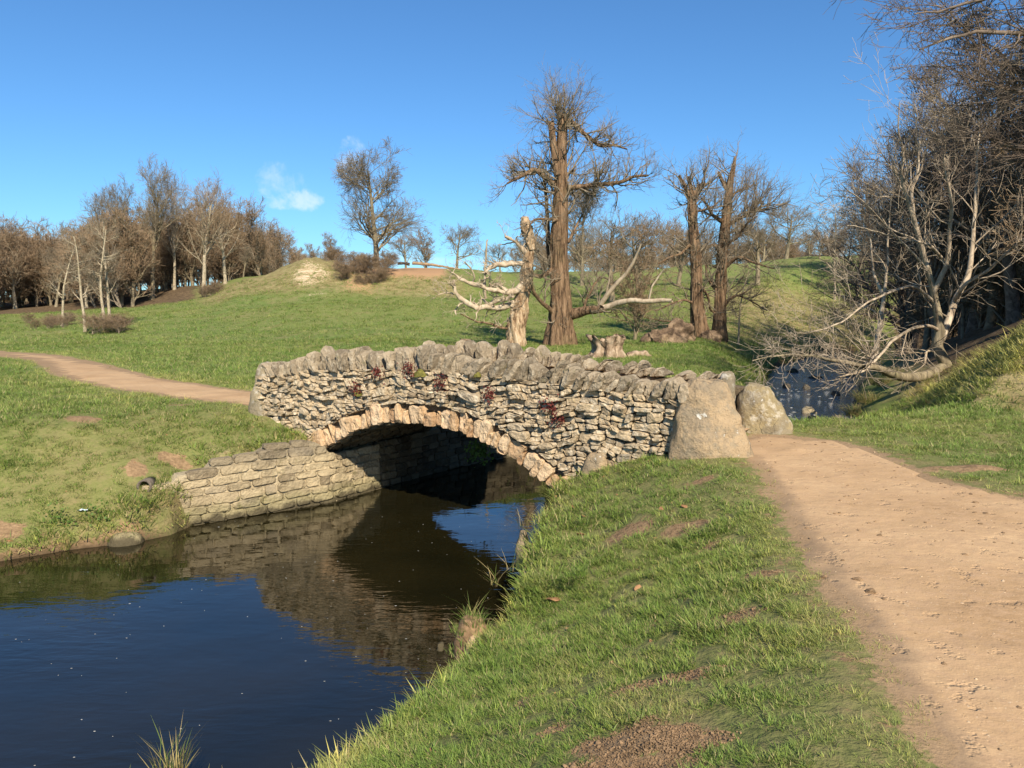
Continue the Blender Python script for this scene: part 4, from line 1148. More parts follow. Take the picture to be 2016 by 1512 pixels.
# --- bleached dead snag
Y = 33.0; o = at(1016, 678, Y); o[2] = gz(o[0], o[1])
sn = empty('dead_tree', o, label='bleached twisted dead trunk with bare curling limbs, just left of the tallest chestnut', cat='tree')
big_trunk(limb_px([(1016, 678), (1018, 637), (1024, 605), (1028, 588), (1037, 551), (1040, 512), (1045, 478)], Y, [19, 19.5, 18, 15, 14, 11, 9]), o, M['snag'], 'trunk', sn, sides=34, rings=60, seed=11, ridge=.2, flare=.15, twist=4.5, top_jag=.25)
big_trunk(limb_px([(1046, 492), (1043, 470), (1036, 448), (1034, 430)], Y - .1, [9, 10, 13, 7]), o, M['snag'], 'splintered_top', sn, sides=22, rings=22, seed=13, ridge=.33, flare=0, twist=3, top_jag=.35, foot=0)
SL = [([(1030, 520), (1010, 519), (993, 520), (978, 520), (965, 525), (956, 536)], [6.5, 5, 3]), ([(1036, 555), (1020, 571), (1008, 580), (989, 573), (961, 569), (930, 559), (899, 547), (880, 528)], [7, 5.5, 4, 1.2]),
      ([(1012, 598), (1000, 604), (981, 607), (970, 607), (957, 604), (938, 608), (918, 594), (900, 585), (894, 570), (897, 551)], [7, 5.5, 4.5, 2]), ([(956, 588), (954, 565), (954, 540), (957, 515), (956, 495), (960, 473)], [3.5, 2.6, 1.5]),
      ([(1038, 500), (1030, 492), (1016, 477), (1005, 470), (995, 467)], [5.5, 3.5, 2.5]), ([(1000, 648), (980, 643), (965, 637), (938, 633), (907, 617)], [3, 2, 1]), ([(950, 588), (962, 600), (977, 593), (1000, 588), (1010, 584)], [3, 3.5, 4]),
      ([(960, 570), (975, 560), (985, 562), (1000, 572)], [2.5, 3.]), ([(918, 594), (905, 600), (895, 612), (900, 620)], [2.2, 1.]), ([(895, 579), (880, 575), (862, 580)], [2., .8]), ([(930, 559), (935, 545), (925, 525), (915, 515)], [2, 1])]
qs = []
for k, (pts, rads) in enumerate(SL):
    q = limb_px(pts, Y, rads, -1.2 if k < 3 else -.6)
    limb_obj(q, 24, o, M['chestnut'] if k == 5 else M['palewood'], 'dead_limb', sn, seed=40 + k, rough=.45); qs.append(q)
P, Rr = to_batch(qs, 12)
twigs_from(P, Rr, 7, 1.1, M['palewood'], o, sn, rt, up=.05, per2=3.5, per3=2, minr=.0055, wand=.38)

# --- two tall pollards on the right
def pollard(px0, Y, trunk, rads, forks, limbs, lb, seed, tops, ntw, mat='chestnut'):
    o = at(*px0, Y); o[2] = gz(o[0], o[1]); t = empty('pollard_tree', o, label=lb, cat='tree', group='three broken old chestnuts in the meadow')
    big_trunk(limb_px(trunk, Y, rads), o, M[mat], 'trunk', t, sides=30, rings=56, seed=seed, ridge=.13, flare=.25, top_jag=.3)
    for k, (pts, rd) in enumerate(forks):
        big_trunk(limb_px(pts, Y, rd, .4), o, M[mat], 'broken_leader', t, sides=14, rings=14, seed=seed + k + 1, flare=0, foot=0, top_jag=.2)
    qs = []
    for k, (pts, rd, dY) in enumerate(limbs):
        q = limb_px(pts, Y, rd, dY); limb_obj(q, 22, o, M[mat], 'limb', t, seed=seed + k); qs.append(q)
    P, Rr = to_batch(qs, 12); twigs_from(P, Rr, 15, 2.1, M['twig'], o, t, rt, up=.12, per2=6, per3=4, minr=.0038)
    P, Rr = to_batch([limb_px(a, Y, [8, 8]) for a in tops], 8)
    twigs_from(P, Rr, ntw * .65, 2.7, M['twig'], o, t, rt, up=.11, per2=6, per3=4, minr=.0038, name='epicormic_twigs', maxr1=.045)
pollard((1377, 668), 39., [(1379, 668), (1372, 600), (1371, 542), (1368, 489), (1365, 449), (1362, 396), (1365, 376)], [17, 13, 12, 11.5, 10, 9.5, 8],
        [([(1360, 392), (1352, 376), (1345, 360), (1337, 347)], [6, 5, 3]), ([(1362, 385), (1360, 366), (1356, 350)], [5, 4]), ([(1368, 388), (1373, 372), (1378, 366), (1387, 363)], [6, 5, 5.5])],
        [([(1375, 415), (1385, 414), (1400, 408), (1412, 398)], [3, 1.2], -.5), ([(1372, 600), (1350, 590), (1320, 598), (1290, 612)], [3, 1.3], -1), ([(1378, 560), (1395, 585), (1398, 610), (1420, 625)], [3, 1.3], 1), ([(1360, 480), (1340, 500), (1320, 505), (1295, 520)], [3, 1.2], -1),
         ([(1365, 640), (1330, 634), (1300, 632), (1260, 622)], [2.4, .8], -2)],
        'left one of the two tall broken-topped chestnuts right of centre, three stubby prongs on top', 21, [[(1366, 470), (1362, 400), (1345, 365)], [(1362, 400), (1385, 365)], [(1370, 600), (1366, 470)]], 26)
pollard((1415, 671), 40., [(1416, 673), (1417, 615), (1419, 551), (1423, 495), (1428, 449), (1433, 396), (1436, 361), (1444, 329), (1447, 310)], [16, 12.5, 11.5, 10.5, 10, 9, 7, 4.5, 2.5],
        [([(1430, 372), (1424, 360), (1420, 352), (1415, 341)], [4.5, 3.5])],
        [([(1438, 440), (1464, 425), (1480, 415), (1500, 405)], [4.5, 2, 1], 1.), ([(1432, 480), (1455, 465), (1470, 440), (1490, 425)], [3.5, 1.2], -1.), ([(1430, 525), (1445, 510), (1458, 505), (1487, 519), (1525, 528)], [4, 2.5, 1], -1.5),
         ([(1424, 437), (1412, 430), (1403, 424), (1390, 400), (1380, 388)], [5, 3, 1.5], -1), ([(1420, 486), (1400, 482), (1390, 492), (1375, 500)], [4, 2], 1), ([(1416, 575), (1400, 560), (1392, 545), (1390, 520)], [4, 2], 0),
         ([(1436, 390), (1450, 378), (1462, 372), (1485, 362)], [3, 1], .5), ([(1420, 600), (1450, 580), (1475, 590), (1510, 612)], [3, 1], 1.5), ([(1418, 620), (1430, 600), (1440, 585), (1470, 575)], [2.6, 1.], -1)],
        'right one of the two tall broken chestnuts, one pale spike at its top', 31, [[(1425, 480), (1434, 390), (1446, 315)], [(1417, 600), (1424, 480)], [(1464, 425), (1500, 405)]], 30)

# --- generic bare trees, a handful of grown forms shared by their copies
def bare_tree(seed, H, spread, trunk_r, bark, twig, style='oak', dens=1., minr=.02, fork=.3):
    """tree of unit position at origin, returns Empty with trunk / limb / crown"""
    rng = np.random.default_rng(seed)
    tH = H * (.85 if style in ('tall', 'pole', 'lone') else .62)
    P0, R0 = grow(np.array([[0, 0, -.4]]), np.array([[0, 0, 1.]]), np.array([tH + .4]), np.array([trunk_r]), 12, .018 if style == 'lone' else .045, .04, .25, rng)
    R0[:, 0] *= 1.35
    if style == 'oak':   n1, ang, lr, t0, up = 15, (40, 78), (.55, .85), .26, .05
    elif style == 'lone': n1, ang, lr, t0, up = 24, (42, 80), (.36, .50), .16, .055
    elif style == 'tall': n1, ang, lr, t0, up = 20, (25, 50), (.26, .42), fork, .12
    elif style == 'pole': n1, ang, lr, t0, up = 20, (40, 75), (.12, .24), .3, .06
    else:                n1, ang, lr, t0, up = 22, (30, 60), (.3, .5), .1, .12
    k1 = kids(P0, R0, n1, t0, .98, ang, (lr[0] * spread, lr[1] * spread), None, .55, rng, .55)
    P1, R1 = grow(*k1, 7, .15, up, .3, rng)
    k2 = kids(P1, R1, 8 * dens, .2, 1., (25, 55), (.42, .75), None, .6, rng, .5); P2, R2 = grow(*k2, 5, .18, up * .7, .35, rng)
    k3 = kids(P2, R2, 5 * dens, .15, 1., (22, 50), (.4, .75), None, .6, rng, .5); P3, R3 = grow(*k3, 3, .18, up * .5, .5, rng)
    k4 = kids(P3, R3, 3.2 * dens, .1, 1., (20, 50), (.5, 1.), None, .7, rng, .4); P4, R4 = grow(*k4, 2, .18, .03, .6, rng)
    root = bpy.data.objects.new('bare_tree', None)
    out = [root]
    V, F = tubes([(P0, R0, 12)]); t = bpy.data.objects.new('trunk', mesh_np('trunk', V, F, bark)); t.parent = root
    V, F = tubes([(P1, R1, 6), (P2, R2, 4)], (0, 0, 0), minr * 1.15); a = bpy.data.objects.new('crown', mesh_np('crown', V, F, bark)); a.parent = root
    V, F = tubes([(P3, R3, 3), (P4, R4, 3)], (0, 0, 0), minr); b = bpy.data.objects.new('twigs', mesh_np('twigs', V, F, twig)); b.parent = root; b['kind'] = 'stuff'
    return root

def place(proto, x, y, s_=1., rz=0., tilt=(0, 0), z=None, name='bare_tree', **kw):
    c = copy_tree(proto); c.name = name
    c.location = (x, y, (gz(x, y) if z is None else z)); c.scale = (s_,) * 3 if np.isscalar(s_) else s_
    c.rotation_euler = (tilt[0], tilt[1], rz); set3(c, **kw); return c

T = {}
T['oakA'] = bare_tree(1, 12, .95, .36, M['olivebark'], M['twig'], 'oak', 1., .012)
T['oakB'] = bare_tree(2, 12, .80, .33, M['olivebark'], M['redtwig'], 'oak', 1., .012)
T['tallA'] = bare_tree(3, 19, 1.15, .40, M['olivebark'], M['twig'], 'tall', 1., .013, .38)
T['tallB'] = bare_tree(4, 18, 1.2, .42, M['palebark'], M['redtwig'], 'tall', 1., .013, .3)
T['lone'] = bare_tree(14, 16, 1.0, .42, M['olivebark'], M['twig'], 'lone', 1.15, .013)
T['young'] = bare_tree(5, 8, 1.1, .14, M['olivebark'], M['redtwig'], 'bush', .85, .010)
T['thicket'] = bare_tree(6, 7, 1.5, .10, M['twig'], M['redtwig'], 'bush', .8, .010)
T['pole'] = bare_tree(7, 13, 1., .19, M['palebark'], M['twig'], 'pole', .8, .010)
T['slope'] = bare_tree(8, 13, 1.1, .30, M['darktwig'], M['darktwig'], 'tall', 1.0, .010, .2)
T['slopeR'] = bare_tree(9, 10, 1.3, .2, M['twig'], M['redtwig'], 'tall', .9, .009, .15)
T['slopeO'] = bare_tree(10, 14, .95, .34, M['darktwig'], M['twig'], 'oak', 1.0, .010)

def sky_tree(kind, px, Y, top, base_h, lb, rz=0., grp=None, name='bare_tree', sxy=1., cat='tree', z=None, yb=None):
    """tree whose top shows at photo row `top` when it stands at distance Y"""
    x = at(px, 600, Y)[0]; g = gz(x, Y); ht = at(px, top, Y)[2] - g; s_ = ht / base_h
    return place(T[kind], x, Y, (s_ * sxy, s_ * sxy, s_), rz, name=name, label=lb, cat=cat, group=grp)

# big lone oak on the ridge and its neighbours
sky_tree('lone', 742, 79, 303, 16.5, 'big spreading bare tree standing on the ridge right of the grassy knoll', 1.2, sxy=1.1)
sky_tree('young', 655, 88, 440, 8.4, 'slim bare tree just left of the big ridge tree', .4)
sky_tree('oakB', 800, 96, 440, 11.6, 'small round bare tree right of the big ridge tree', 2.)
sky_tree('young', 838, 98, 425, 8.4, 'narrow pointed bare tree behind the fallen logs', 1.)
sky_tree('oakA', 900, 92, 425, 11.6, 'gnarled wide-forked oak on the skyline left of the dead trunk', 3.3, sxy=1.0)
sky_tree('oakA', 985, 120, 470, 11.6, 'dense dome-shaped bare tree behind the dead trunk', .3)
sky_tree('lone', 1145, 78, 350, 16.8, 'slender tall tree standing behind the central chestnut', 2.4, sxy=.7)
sky_tree('oakB', 1262, 58, 385, 11.6, 'round-headed bare oak behind the fallen limb', .9, sxy=1.05)
sky_tree('oakA', 1545, 92, 372, 11.6, 'round bare oak alone on the right skyline', 4.0, sxy=1.0)
sky_tree('oakB', 1590, 112, 430, 11.6, 'lower spreading tree right of the skyline oak', 1.5)
sky_tree('oakA', 1500, 118, 420, 11.6, 'pale distant tree left of the skyline oak', 5.)
sky_tree('oakB', 1330, 108, 430, 11.6, 'distant tree behind the left broken chestnut', .2)
sky_tree('oakA', 1210, 118, 455, 11.6, 'distant low tree behind the pale dead branch', 2.7)
sky_tree('oakA', 1640, 120, 455, 11.6, 'farthest low tree where the skyline meets the wooded slope', 1.1)
sky_tree('pole', 1643, 70, 410, 11.6, 'slim pale dead-looking tree at the edge of the wooded slope', .3, sxy=.9)
sky_tree('young', 1251, 37, 470, 8.2, 'small tree with dark straight stem in front of the right chestnuts', .8, sxy=1.15)
sky_tree('pole', 1456, 41, 500, 13., 'thin sapling just right of the broken chestnuts', 2.2, sxy=.9)

sky_tree('oakA', 1205, 66, 392, 11.6, 'pale wide-crowned tree right behind the tallest chestnut', 1.9, sxy=1.1)
sky_tree('oakB', 1335, 72, 402, 11.6, 'broad bare tree just left of the broken chestnuts, behind them', 3.2, sxy=1.1)
sky_tree('oakA', 1490, 70, 395, 11.6, 'broad bare tree just right of the broken chestnuts, on the slope', 5.5, sxy=1.05)
sky_tree('oakB', 1610, 84, 448, 11.6, 'low wide tree on the slope short of the farthest trees', 2.9, sxy=1.1)
sky_tree('oakA', 1040, 84, 452, 11.6, 'bare tree half hidden behind the dead trunk', 4.6)
# left wood: separate trees, then a brown understorey
sky_tree('tallA', 300, 83, 312, 20.8, 'tallest bare tree of the left wood with a high open crown', .5, sxy=.85)
sky_tree('tallB', 402, 80, 350, 19.6, 'pale twin-stemmed tree at the right of the left wood', 1.9, sxy=.95)
sky_tree('tallB', 445, 84, 362, 19.6, 'broad reddish tree at the right edge of the left wood', 4.4, sxy=.85)
sky_tree('tallA', 262, 86, 350, 20.8, 'tall tree left of the tallest, crown leaning left', 3.6, sxy=.8)
sky_tree('tallA', 225, 84, 378, 20.8, 'bare tree with crooked crown left of the tall pair', 5.2, sxy=.9)
sky_tree('tallB', 345, 88, 358, 19.6, 'slim tree between the tallest and the twin-stemmed one', 2.5, sxy=.7)
for k, (px, Y, top) in enumerate([(-60, 95, 425), (5, 92, 425), (45, 104, 430), (95, 98, 450), (140, 92, 432), (175, 100, 445), (210, 92, 440), (-120, 92, 420), (480, 96, 470), (515, 104, 472), (560, 112, 478), (600, 116, 482), (380, 100, 440), (320, 98, 430), (250, 96, 430), (30, 84, 455), (110, 82, 470), (170, 80, 470)]):
    sky_tree('tallB' if k % 2 else 'tallA', px, Y, top + 14, 19.8, 'bare tree standing deep in the crowded left wood', k * 1.7, grp='bare trees crowding the left wood', sxy=1.25)
x_ = lambda px, Y: at(px, 600, Y)[0]
sky_tree('pole', 165, 46, 455, 11.6, 'single pale stem standing forward of the left wood', 1., sxy=1.)
sky_tree('pole', 203, 47, 440, 11.6, 'pale stem at the left of the close pair in front of the wood', 2., sxy=1.)
c = sky_tree('pole', 216, 48, 430, 11.6, 'pale stem leaning right in the close pair in front of the wood', 4., sxy=1.); c.rotation_euler = (0, R(5), 4.)
c = sky_tree('pole', 120, 56, 470, 11.6, 'leaning pale stem half hidden left of the pale stems', 3., sxy=1.); c.rotation_euler = (0, R(-5), 3.)

def instancer(name, srcs, pts, rot, scl, idx, hue=None, **kw):
    """one object whose points carry copies of small source meshes"""
    coll = bpy.data.collections.new(name + '_sources')
    for s_ in srcs: coll.objects.link(s_)
    me = bpy.data.meshes.new(name); me.vertices.add(len(pts)); me.vertices.foreach_set('co', np.asarray(pts, np.float32).ravel())
    a = me.attributes.new('rot', 'FLOAT_VECTOR', 'POINT'); a.data.foreach_set('vector', np.asarray(rot, np.float32).ravel())
    a = me.attributes.new('scl', 'FLOAT_VECTOR', 'POINT'); a.data.foreach_set('vector', np.asarray(scl, np.float32).ravel())
    a = me.attributes.new('idx', 'INT', 'POINT'); a.data.foreach_set('value', np.asarray(idx, np.int32))
    a = me.attributes.new('hue', 'FLOAT', 'POINT'); a.data.foreach_set('value', np.asarray(hue if hue is not None else np.full(len(pts), .4), np.float32))
    ob = link(name, me, **kw)
    ng = bpy.data.node_groups.new(name, 'GeometryNodeTree')
    ng.interface.new_socket('Geometry', in_out='INPUT', socket_type='NodeSocketGeometry'); ng.interface.new_socket('Geometry', in_out='OUTPUT', socket_type='NodeSocketGeometry')
    k = N(ng); gi = k.add('NodeGroupInput'); go = k.add('NodeGroupOutput')
    ci = k.add('GeometryNodeCollectionInfo'); ci.inputs['Collection'].default_value = coll
    ci.inputs['Separate Children'].default_value = True; ci.inputs['Reset Children'].default_value = True
    def at_(n, t):
        q = k.add('GeometryNodeInputNamedAttribute', data_type=t); q.inputs[0].default_value = n; return [s for s in q.outputs if s.enabled and s.name == 'Attribute'][0]
    ip = k.add('GeometryNodeInstanceOnPoints')
    k.l.new(gi.outputs[0], ip.inputs['Points']); k.l.new(ci.outputs[0], ip.inputs['Instance']); ip.inputs['Pick Instance'].default_value = True
    k.l.new(at_('idx', 'INT'), ip.inputs['Instance Index']); k.l.new(at_('rot', 'FLOAT_VECTOR'), ip.inputs['Rotation']); k.l.new(at_('scl', 'FLOAT_VECTOR'), ip.inputs['Scale'])
    k.l.new(ip.outputs[0], go.inputs[0])
    md = ob.modifiers.new('scatter', 'NODES'); md.node_group = ng
    return ob

def merged(kind):
    """trunk+crown+twigs of a grown form as mesh objects used as scatter sources"""
    return [bpy.data.objects.new('source', ch_.data) for ch_ in T[kind].children]

def scatter_brush(name, kinds, XY, scl, zoff=0., flat=1., **kw):
    # each form has 3 meshes: place all three at every point
    srcs = []; off = {}
    for kd in kinds: off[kd] = len(srcs); srcs += merged(kd)
    for i_, s_ in enumerate(srcs): s_.name = 'source_%03d' % i_
    pts = []; rot = []; sc = []; idx = []; r = np.random.default_rng(len(XY))
    zz = height(XY[:, 0], XY[:, 1])
    for i, (x, y) in enumerate(XY):
        kd = kinds[r.integers(len(kinds))]; a = r.uniform(0, 6.28); s_ = scl * r.uniform(.7, 1.3); tl = r.normal(0, .08, 2)
        for j in range(3):
            pts.append((x, y, zz[i] + zoff)); rot.append((tl[0], tl[1], a)); sc.append((s_, s_, s_ * flat)); idx.append(off[kd] + j)
    return instancer(name, srcs, np.array(pts), np.array(rot), np.array(sc), np.array(idx), kind='stuff', **kw)

r = np.random.default_rng(4)
xy = []
while len(xy) < 190:
    Yv = r.uniform(76, 125); t = r.uniform(-.95, -.30)
    lim = np.interp(t, [-.95, -.5, -.45, -.40, -.36, -.30], [70, 76, 82, 88, 96, 100])
    if Yv > lim: xy.append((t * Yv, Yv))
scatter_brush('understorey', ['thicket', 'young'], np.array(xy), 1.25, label='brown twiggy understorey filling the left wood', cat='thicket')
xy = [(t * Yv, Yv) for t, Yv in zip(r.uniform(-1.0, -.30, 110), r.uniform(122, 142, 110))]
scatter_brush('wood_edge_thicket', ['thicket'], np.array(xy), 1.15, label='low thicket closing the back of the left wood', cat='thicket')
xy = [(t * Yv, Yv) for t, Yv in zip(r.uniform(-.56, -.50, 8), r.uniform(44, 48, 8))] + [(t * Yv, Yv) for t, Yv in zip(r.uniform(-.64, -.56, 9), r.uniform(50, 62, 9))]
scatter_brush('brushwood', ['thicket'], np.array(xy), .30, flat=.5, label='low bare brush around the pale stems in the left meadow', cat='thicket')
xy = [(t * Yv, Yv) for t, Yv in zip(r.uniform(-.235, -.16, 26), r.uniform(70, 79, 26))] + [(t * Yv, Yv) for t, Yv in zip(r.uniform(-.41, -.38, 5), r.uniform(74, 77, 5))]
scatter_brush('ridge_scrub', ['thicket'], np.array(xy), .42, flat=.55, label='dark tangled scrub below the big ridge tree', cat='thicket')
xy = [(t * Yv, Yv) for t, Yv in zip(r.uniform(.0, .42, 80), r.uniform(118, 160, 80))] + [(t * Yv, Yv) for t, Yv in zip(r.uniform(-.36, -.22, 26), r.uniform(118, 150, 26))]
scatter_brush('far_thicket', ['thicket', 'young'], np.array(xy), .75, label='far low tree line along the ridge', cat='thicket')

# fallen logs on the ridge
def log(pts, Y, rads, mat, name, lb, cat='log', dY=0, grp=None):
    q = limb_px(pts, Y, rads, dY); o = q[0, :3].copy()
    o_ = limb_obj(q, 20, o, mat, name, None, sides=12, rough=.25, seed=int(q[0, 0] * 10) % 97)
    o_.location = tuple(o); set3(o_, label=lb, cat=cat, group=grp); return o_
log([(812, 518), (840, 520), (870, 524), (905, 530)], 84, [3.2, 2.5, 1.5], M['redtwig'], 'fallen_log', 'long fallen trunk lying on the ridge left of the dead tree')
log([(783, 519), (795, 518), (806, 520)], 84, [2.5, 2.5], M['darktwig'], 'fallen_log', 'short dark log at the left end of the fallen trunk')
log([(1236, 703), (1252, 697), (1268, 700), (1282, 704)], 26.3, [9, 8, 4], M['rot'], 'fallen_log', 'weathered log lying just right of the hollow stump')
log([(1295, 708), (1325, 706), (1362, 709)], 26.2, [3, 2.5, 1.5], M['rot'], 'fallen_branch', 'thin rotten branch lying in the grass right of the stump', 'branch')
log([(232, 641), (252, 636), (262, 625)], 47.5, [3, 2, 1], M['darktwig'], 'fallen_branch', 'dark bent branch on the ground between the pale stems', 'branch')

def gnarly(name, px, py, Y, wpx, hpx, lb, seed, mat, hollow=True, cat='stump', squash=.8, spikes=.35):
    """root-ridged stump: flared foot, hollow ragged top"""
    o = at(px, py, Y); w_ = wpx * Y / FOC / 2; h = hpx * Y / FOC
    nth, nh = 56, 22; th = np.arange(nth) / nth * 2 * math.pi; V = []
    rg = .16 * np.sin(6 * th + seed) + .12 * np.sin(11 * th + 2 * seed) + .07 * np.sin(17 * th)
    topn = fbm(np.stack([np.cos(th) * 2.2, np.sin(th) * 2.2, th * 0 + seed], -1), 3, seed)
    for j in range(nh):
        f = j / (nh - 1)
        rad = (1 - .32 * math.sin(f * math.pi * .9)) * (1 + rg * (1.1 - .3 * f))
        hh = f * h * (1 + spikes * topn * f)
        n_ = fbm(np.stack([np.cos(th) * 3, np.sin(th) * 3, np.full(nth, f * 3.)], -1) + seed, 4, seed) * .2
        V.append(np.stack([np.cos(th) * w_ * (rad + n_), np.sin(th) * w_ * squash * (rad + n_), hh + n_ * .2 * h - (.15 if j == 0 else 0)], -1))
    for j, (rr, zz) in enumerate(((.82, .94), (.6, .6), (.3, .45), (.0, .42)) if hollow else ((.8, 1.08), (.5, 1.15), (.25, 1.2), (0, 1.2))):
        V.append(np.stack([np.cos(th) * w_ * rr, np.sin(th) * w_ * squash * rr, h * zz * (1 + spikes * topn * (1 if j == 0 else .3))], -1))
    V = np.concatenate(V); n = nh + 4; i = np.arange(n * nth).reshape(n, nth)
    F = np.stack([i[:-1], np.roll(i[:-1], -1, 1), np.roll(i[1:], -1, 1), i[1:]], -1).reshape(-1, 4)
    ob = link(name, mesh_np(name, V, F, mat), label=lb, cat=cat); ob.location = tuple(o); return ob
gnarly('tree_stump', 1196, 705, 25.5, 76, 42, 'hollow gnarled tree stump with ragged rim behind the parapet', 4, M['rot'])
gnarly('tree_stump', 918, 682, 31, 24, 12, 'small weathered stump peeping over the bridge left of the dead trunk', 7, M['rot'], False)
for px, py, Yr, wx, wy, h, sdx, lb in ((1300, 688, 35.5, 2.3, 1.1, .62, 5, 'long low dark gnarled root mass lying between stump and broken chestnuts'), (1338, 686, 36.4, 1.7, .9, 1.05, 8, 'upturned dark root plate leaning against the left broken chestnut'), (1392, 684, 38.6, 1.5, .8, .5, 10, 'low heap of rotten wood between the feet of the two broken chestnuts')):
    c = at(px, py, Yr); boulder('root_mass', (c[0], c[1], gz(c[0], c[1]) - .05), wx, wy, h, sdx, M['rootwood'], .6, .1, (0, 0), .17, 2., res=(60, 30), label=lb, cat='roots')

# ---------------------------------------------------------------- right bank: leaning tree, slope wood
rb = np.random.default_rng(31)
Y = 20.5
cc = at(1850, 735, 21); o = np.array([cc[0], cc[1], gz(cc[0], cc[1])])
lt = empty('leaning_tree', o, label='many-stemmed pale-barked tree leaning from the right bank over the stream', cat='tree')
big_trunk(limb_px([(1866, 745), (1862, 716), (1850, 695), (1843, 682), (1851, 655), (1847, 625), (1838, 575), (1826, 525)], Y, [15, 13, 12, 11, 11, 9, 7, 5.5]), o, M['olivebark'], 'trunk', lt, sides=20, rings=40, seed=15, flare=.1, ridge=.08)
LL = [([(1862, 722), (1835, 735), (1810, 743), (1790, 744), (1767, 742), (1745, 733), (1726, 722), (1700, 722), (1675, 713), (1640, 707), (1614, 704), (1565, 695), (1520, 703), (1480, 712)], [11, 10, 8, 6, 3.4, 2, 1.2], -3.5),
      ([(1715, 722), (1722, 700), (1729, 665), (1735, 625), (1742, 570), (1748, 500), (1752, 430)], [7, 6, 4.5, 2.5, 1.2], 1), ([(1848, 650), (1830, 640), (1795, 645), (1765, 665), (1740, 690), (1722, 712), (1700, 735), (1655, 743)], [3.5, 3, 2.5, 1.2], -3),
      ([(1852, 668), (1865, 640), (1880, 590), (1910, 540), (1915, 480), (1920, 400), (1925, 300), (1926, 235)], [8, 7, 5.5, 4, 2, 1], 1), ([(1826, 530), (1810, 470), (1790, 400), (1775, 345), (1780, 300), (1765, 250), (1770, 200)], [5.5, 4, 3, 1.5, .8], -1),
      ([(1838, 575), (1865, 520), (1870, 450), (1875, 400), (1860, 340), (1858, 280)], [5.5, 4, 2.5, 1.2], -1.5), ([(1822, 520), (1800, 440), (1795, 380), (1810, 330), (1808, 260)], [4, 3, 1.5], 1), ([(1845, 600), (1800, 560), (1750, 575), (1700, 600), (1650, 640), (1600, 650)], [3.2, 2.2, 1.], -3),
      ([(1880, 590), (1900, 560), (1950, 530), (1990, 490), (2016, 470)], [4, 3, 1.5], -2), ([(1835, 690), (1822, 692), (1820, 718)], [3, 2], -.5), ([(1742, 590), (1720, 540), (1715, 480), (1700, 430)], [3, 2, 1], 1),
      ([(1845, 640), (1843, 600), (1830, 540), (1800, 500), (1750, 450), (1700, 400), (1660, 360)], [3, 2.6, 1.5, .8], -3), ([(1866, 520), (1830, 480), (1780, 470), (1720, 455), (1665, 440)], [2.6, 1.8, .8], -3)]
qs = []
for k, (pts, rd, dY) in enumerate(LL):
    q = limb_px(pts, Y, rd, dY); limb_obj(q, 30, o, M['olivebark'] if k == 0 else M['greybark'], 'limb', lt, seed=70 + k); qs.append(q)
P, Rr = to_batch(qs, 16)
twigs_from(P, Rr, np.array([4] + [9] * (len(qs) - 1)), 2.4, M['greybark'], o, lt, rb, up=.07, per2=6, per3=3.0, minr=.0038, wand=.2, ang=(25, 65), maxr1=.035, fan=(-.12, -.1, .05), r3=.0045)
twigs_from(P[:1], Rr[:1], 15, 1.3, M['greybark'], o, lt, rb, up=.10, per2=5, per3=3, minr=.0045, wand=.22, t0=.45, ang=(25, 70), maxr1=.02, r3=.0045, name='hanging_twigs')

def slope_tree(kind, x, y, s_, lb, grp='bare trees on the dark right slope', rz=0., tilt=(0, 0), sxy=1.):
    return place(T[kind], x, y, (s_ * sxy, s_ * sxy, s_), rz, tilt, label=lb, cat='tree', group=grp)
SLOPE = [(15.8, 24, .72), (17.5, 28, .85), (20, 33, .85), (22, 37, .95), (25, 41, .95), (19.8, 24, .95), (27, 36, 1.05), (30, 43, 1.05), (18.4, 20, .85), (33, 52, 1.0), (37, 48, 1.1), (31, 60, .85), (24.5, 47, .75), (40, 62, 1.), (28, 53, .8), (15.4, 27.5, .6), (16.8, 31, .7), (21.5, 41.5, .8), (34, 72, .9), (31, 69, .8), (36.5, 70, 1.), (26.5, 44, .9)]
for k, (x, y, s_) in enumerate(SLOPE):
    slope_tree(('slope', 'slopeR', 'slopeO')[k % 3], x, y, s_, ('narrow dark bare tree crowded on the steep right-hand slope', 'thin reddish tree among the dark ones on the right-hand slope', 'broad dark-limbed tree on the steep right-hand slope')[k % 3], rz=k * 2.1, tilt=(R(-3), R(-6)))
xy = []
while len(xy) < 125:
    Yv = rb.uniform(16, 62); e_ = rb.uniform(.8, 14)
    bx = np.interp(Yv, [14, 18.4, 23.4, 30, 40, 46.5, 57], [6.8, 9.2, 11.6, 14.8, 21, 27.5, 41]); X_ = bx + e_
    if Yv < 24 and X_ < 11.8 + (24 - Yv) * .8: continue
    if Yv > 44 and rb.random() < .5: continue
    xy.append((X_, Yv))
T['slopebrush'] = bare_tree(11, 5, 1.3, .06, M['twig'], M['twig'], 'bush', .75, .010)
T['slopebrushR'] = bare_tree(12, 5, 1.3, .06, M['twig'], M['redtwig'], 'bush', .75, .010)
scatter_brush('slope_undergrowth', ['slopebrush', 'slopebrushR'], np.array(xy), 1.0, label='dark tangled undergrowth on the right slope', cat='undergrowth')
o = np.array([15.2, 15.6, gz(15.2, 15.6)])
ov = empty('overhanging_tree', o, label='dark tree leaning in from the right edge with long limbs across the top corner', cat='tree', group='overhanging trees at the right edge')
big_trunk(np.array([(15.2, 15.6, o[2], .34), (15.0, 15.5, o[2] + 3, .28), (14.4, 15.4, o[2] + 6, .22), (13.9, 15.3, o[2] + 8.5, .12)]), o, M['darktwig'], 'trunk', ov, sides=16, rings=24, seed=3)
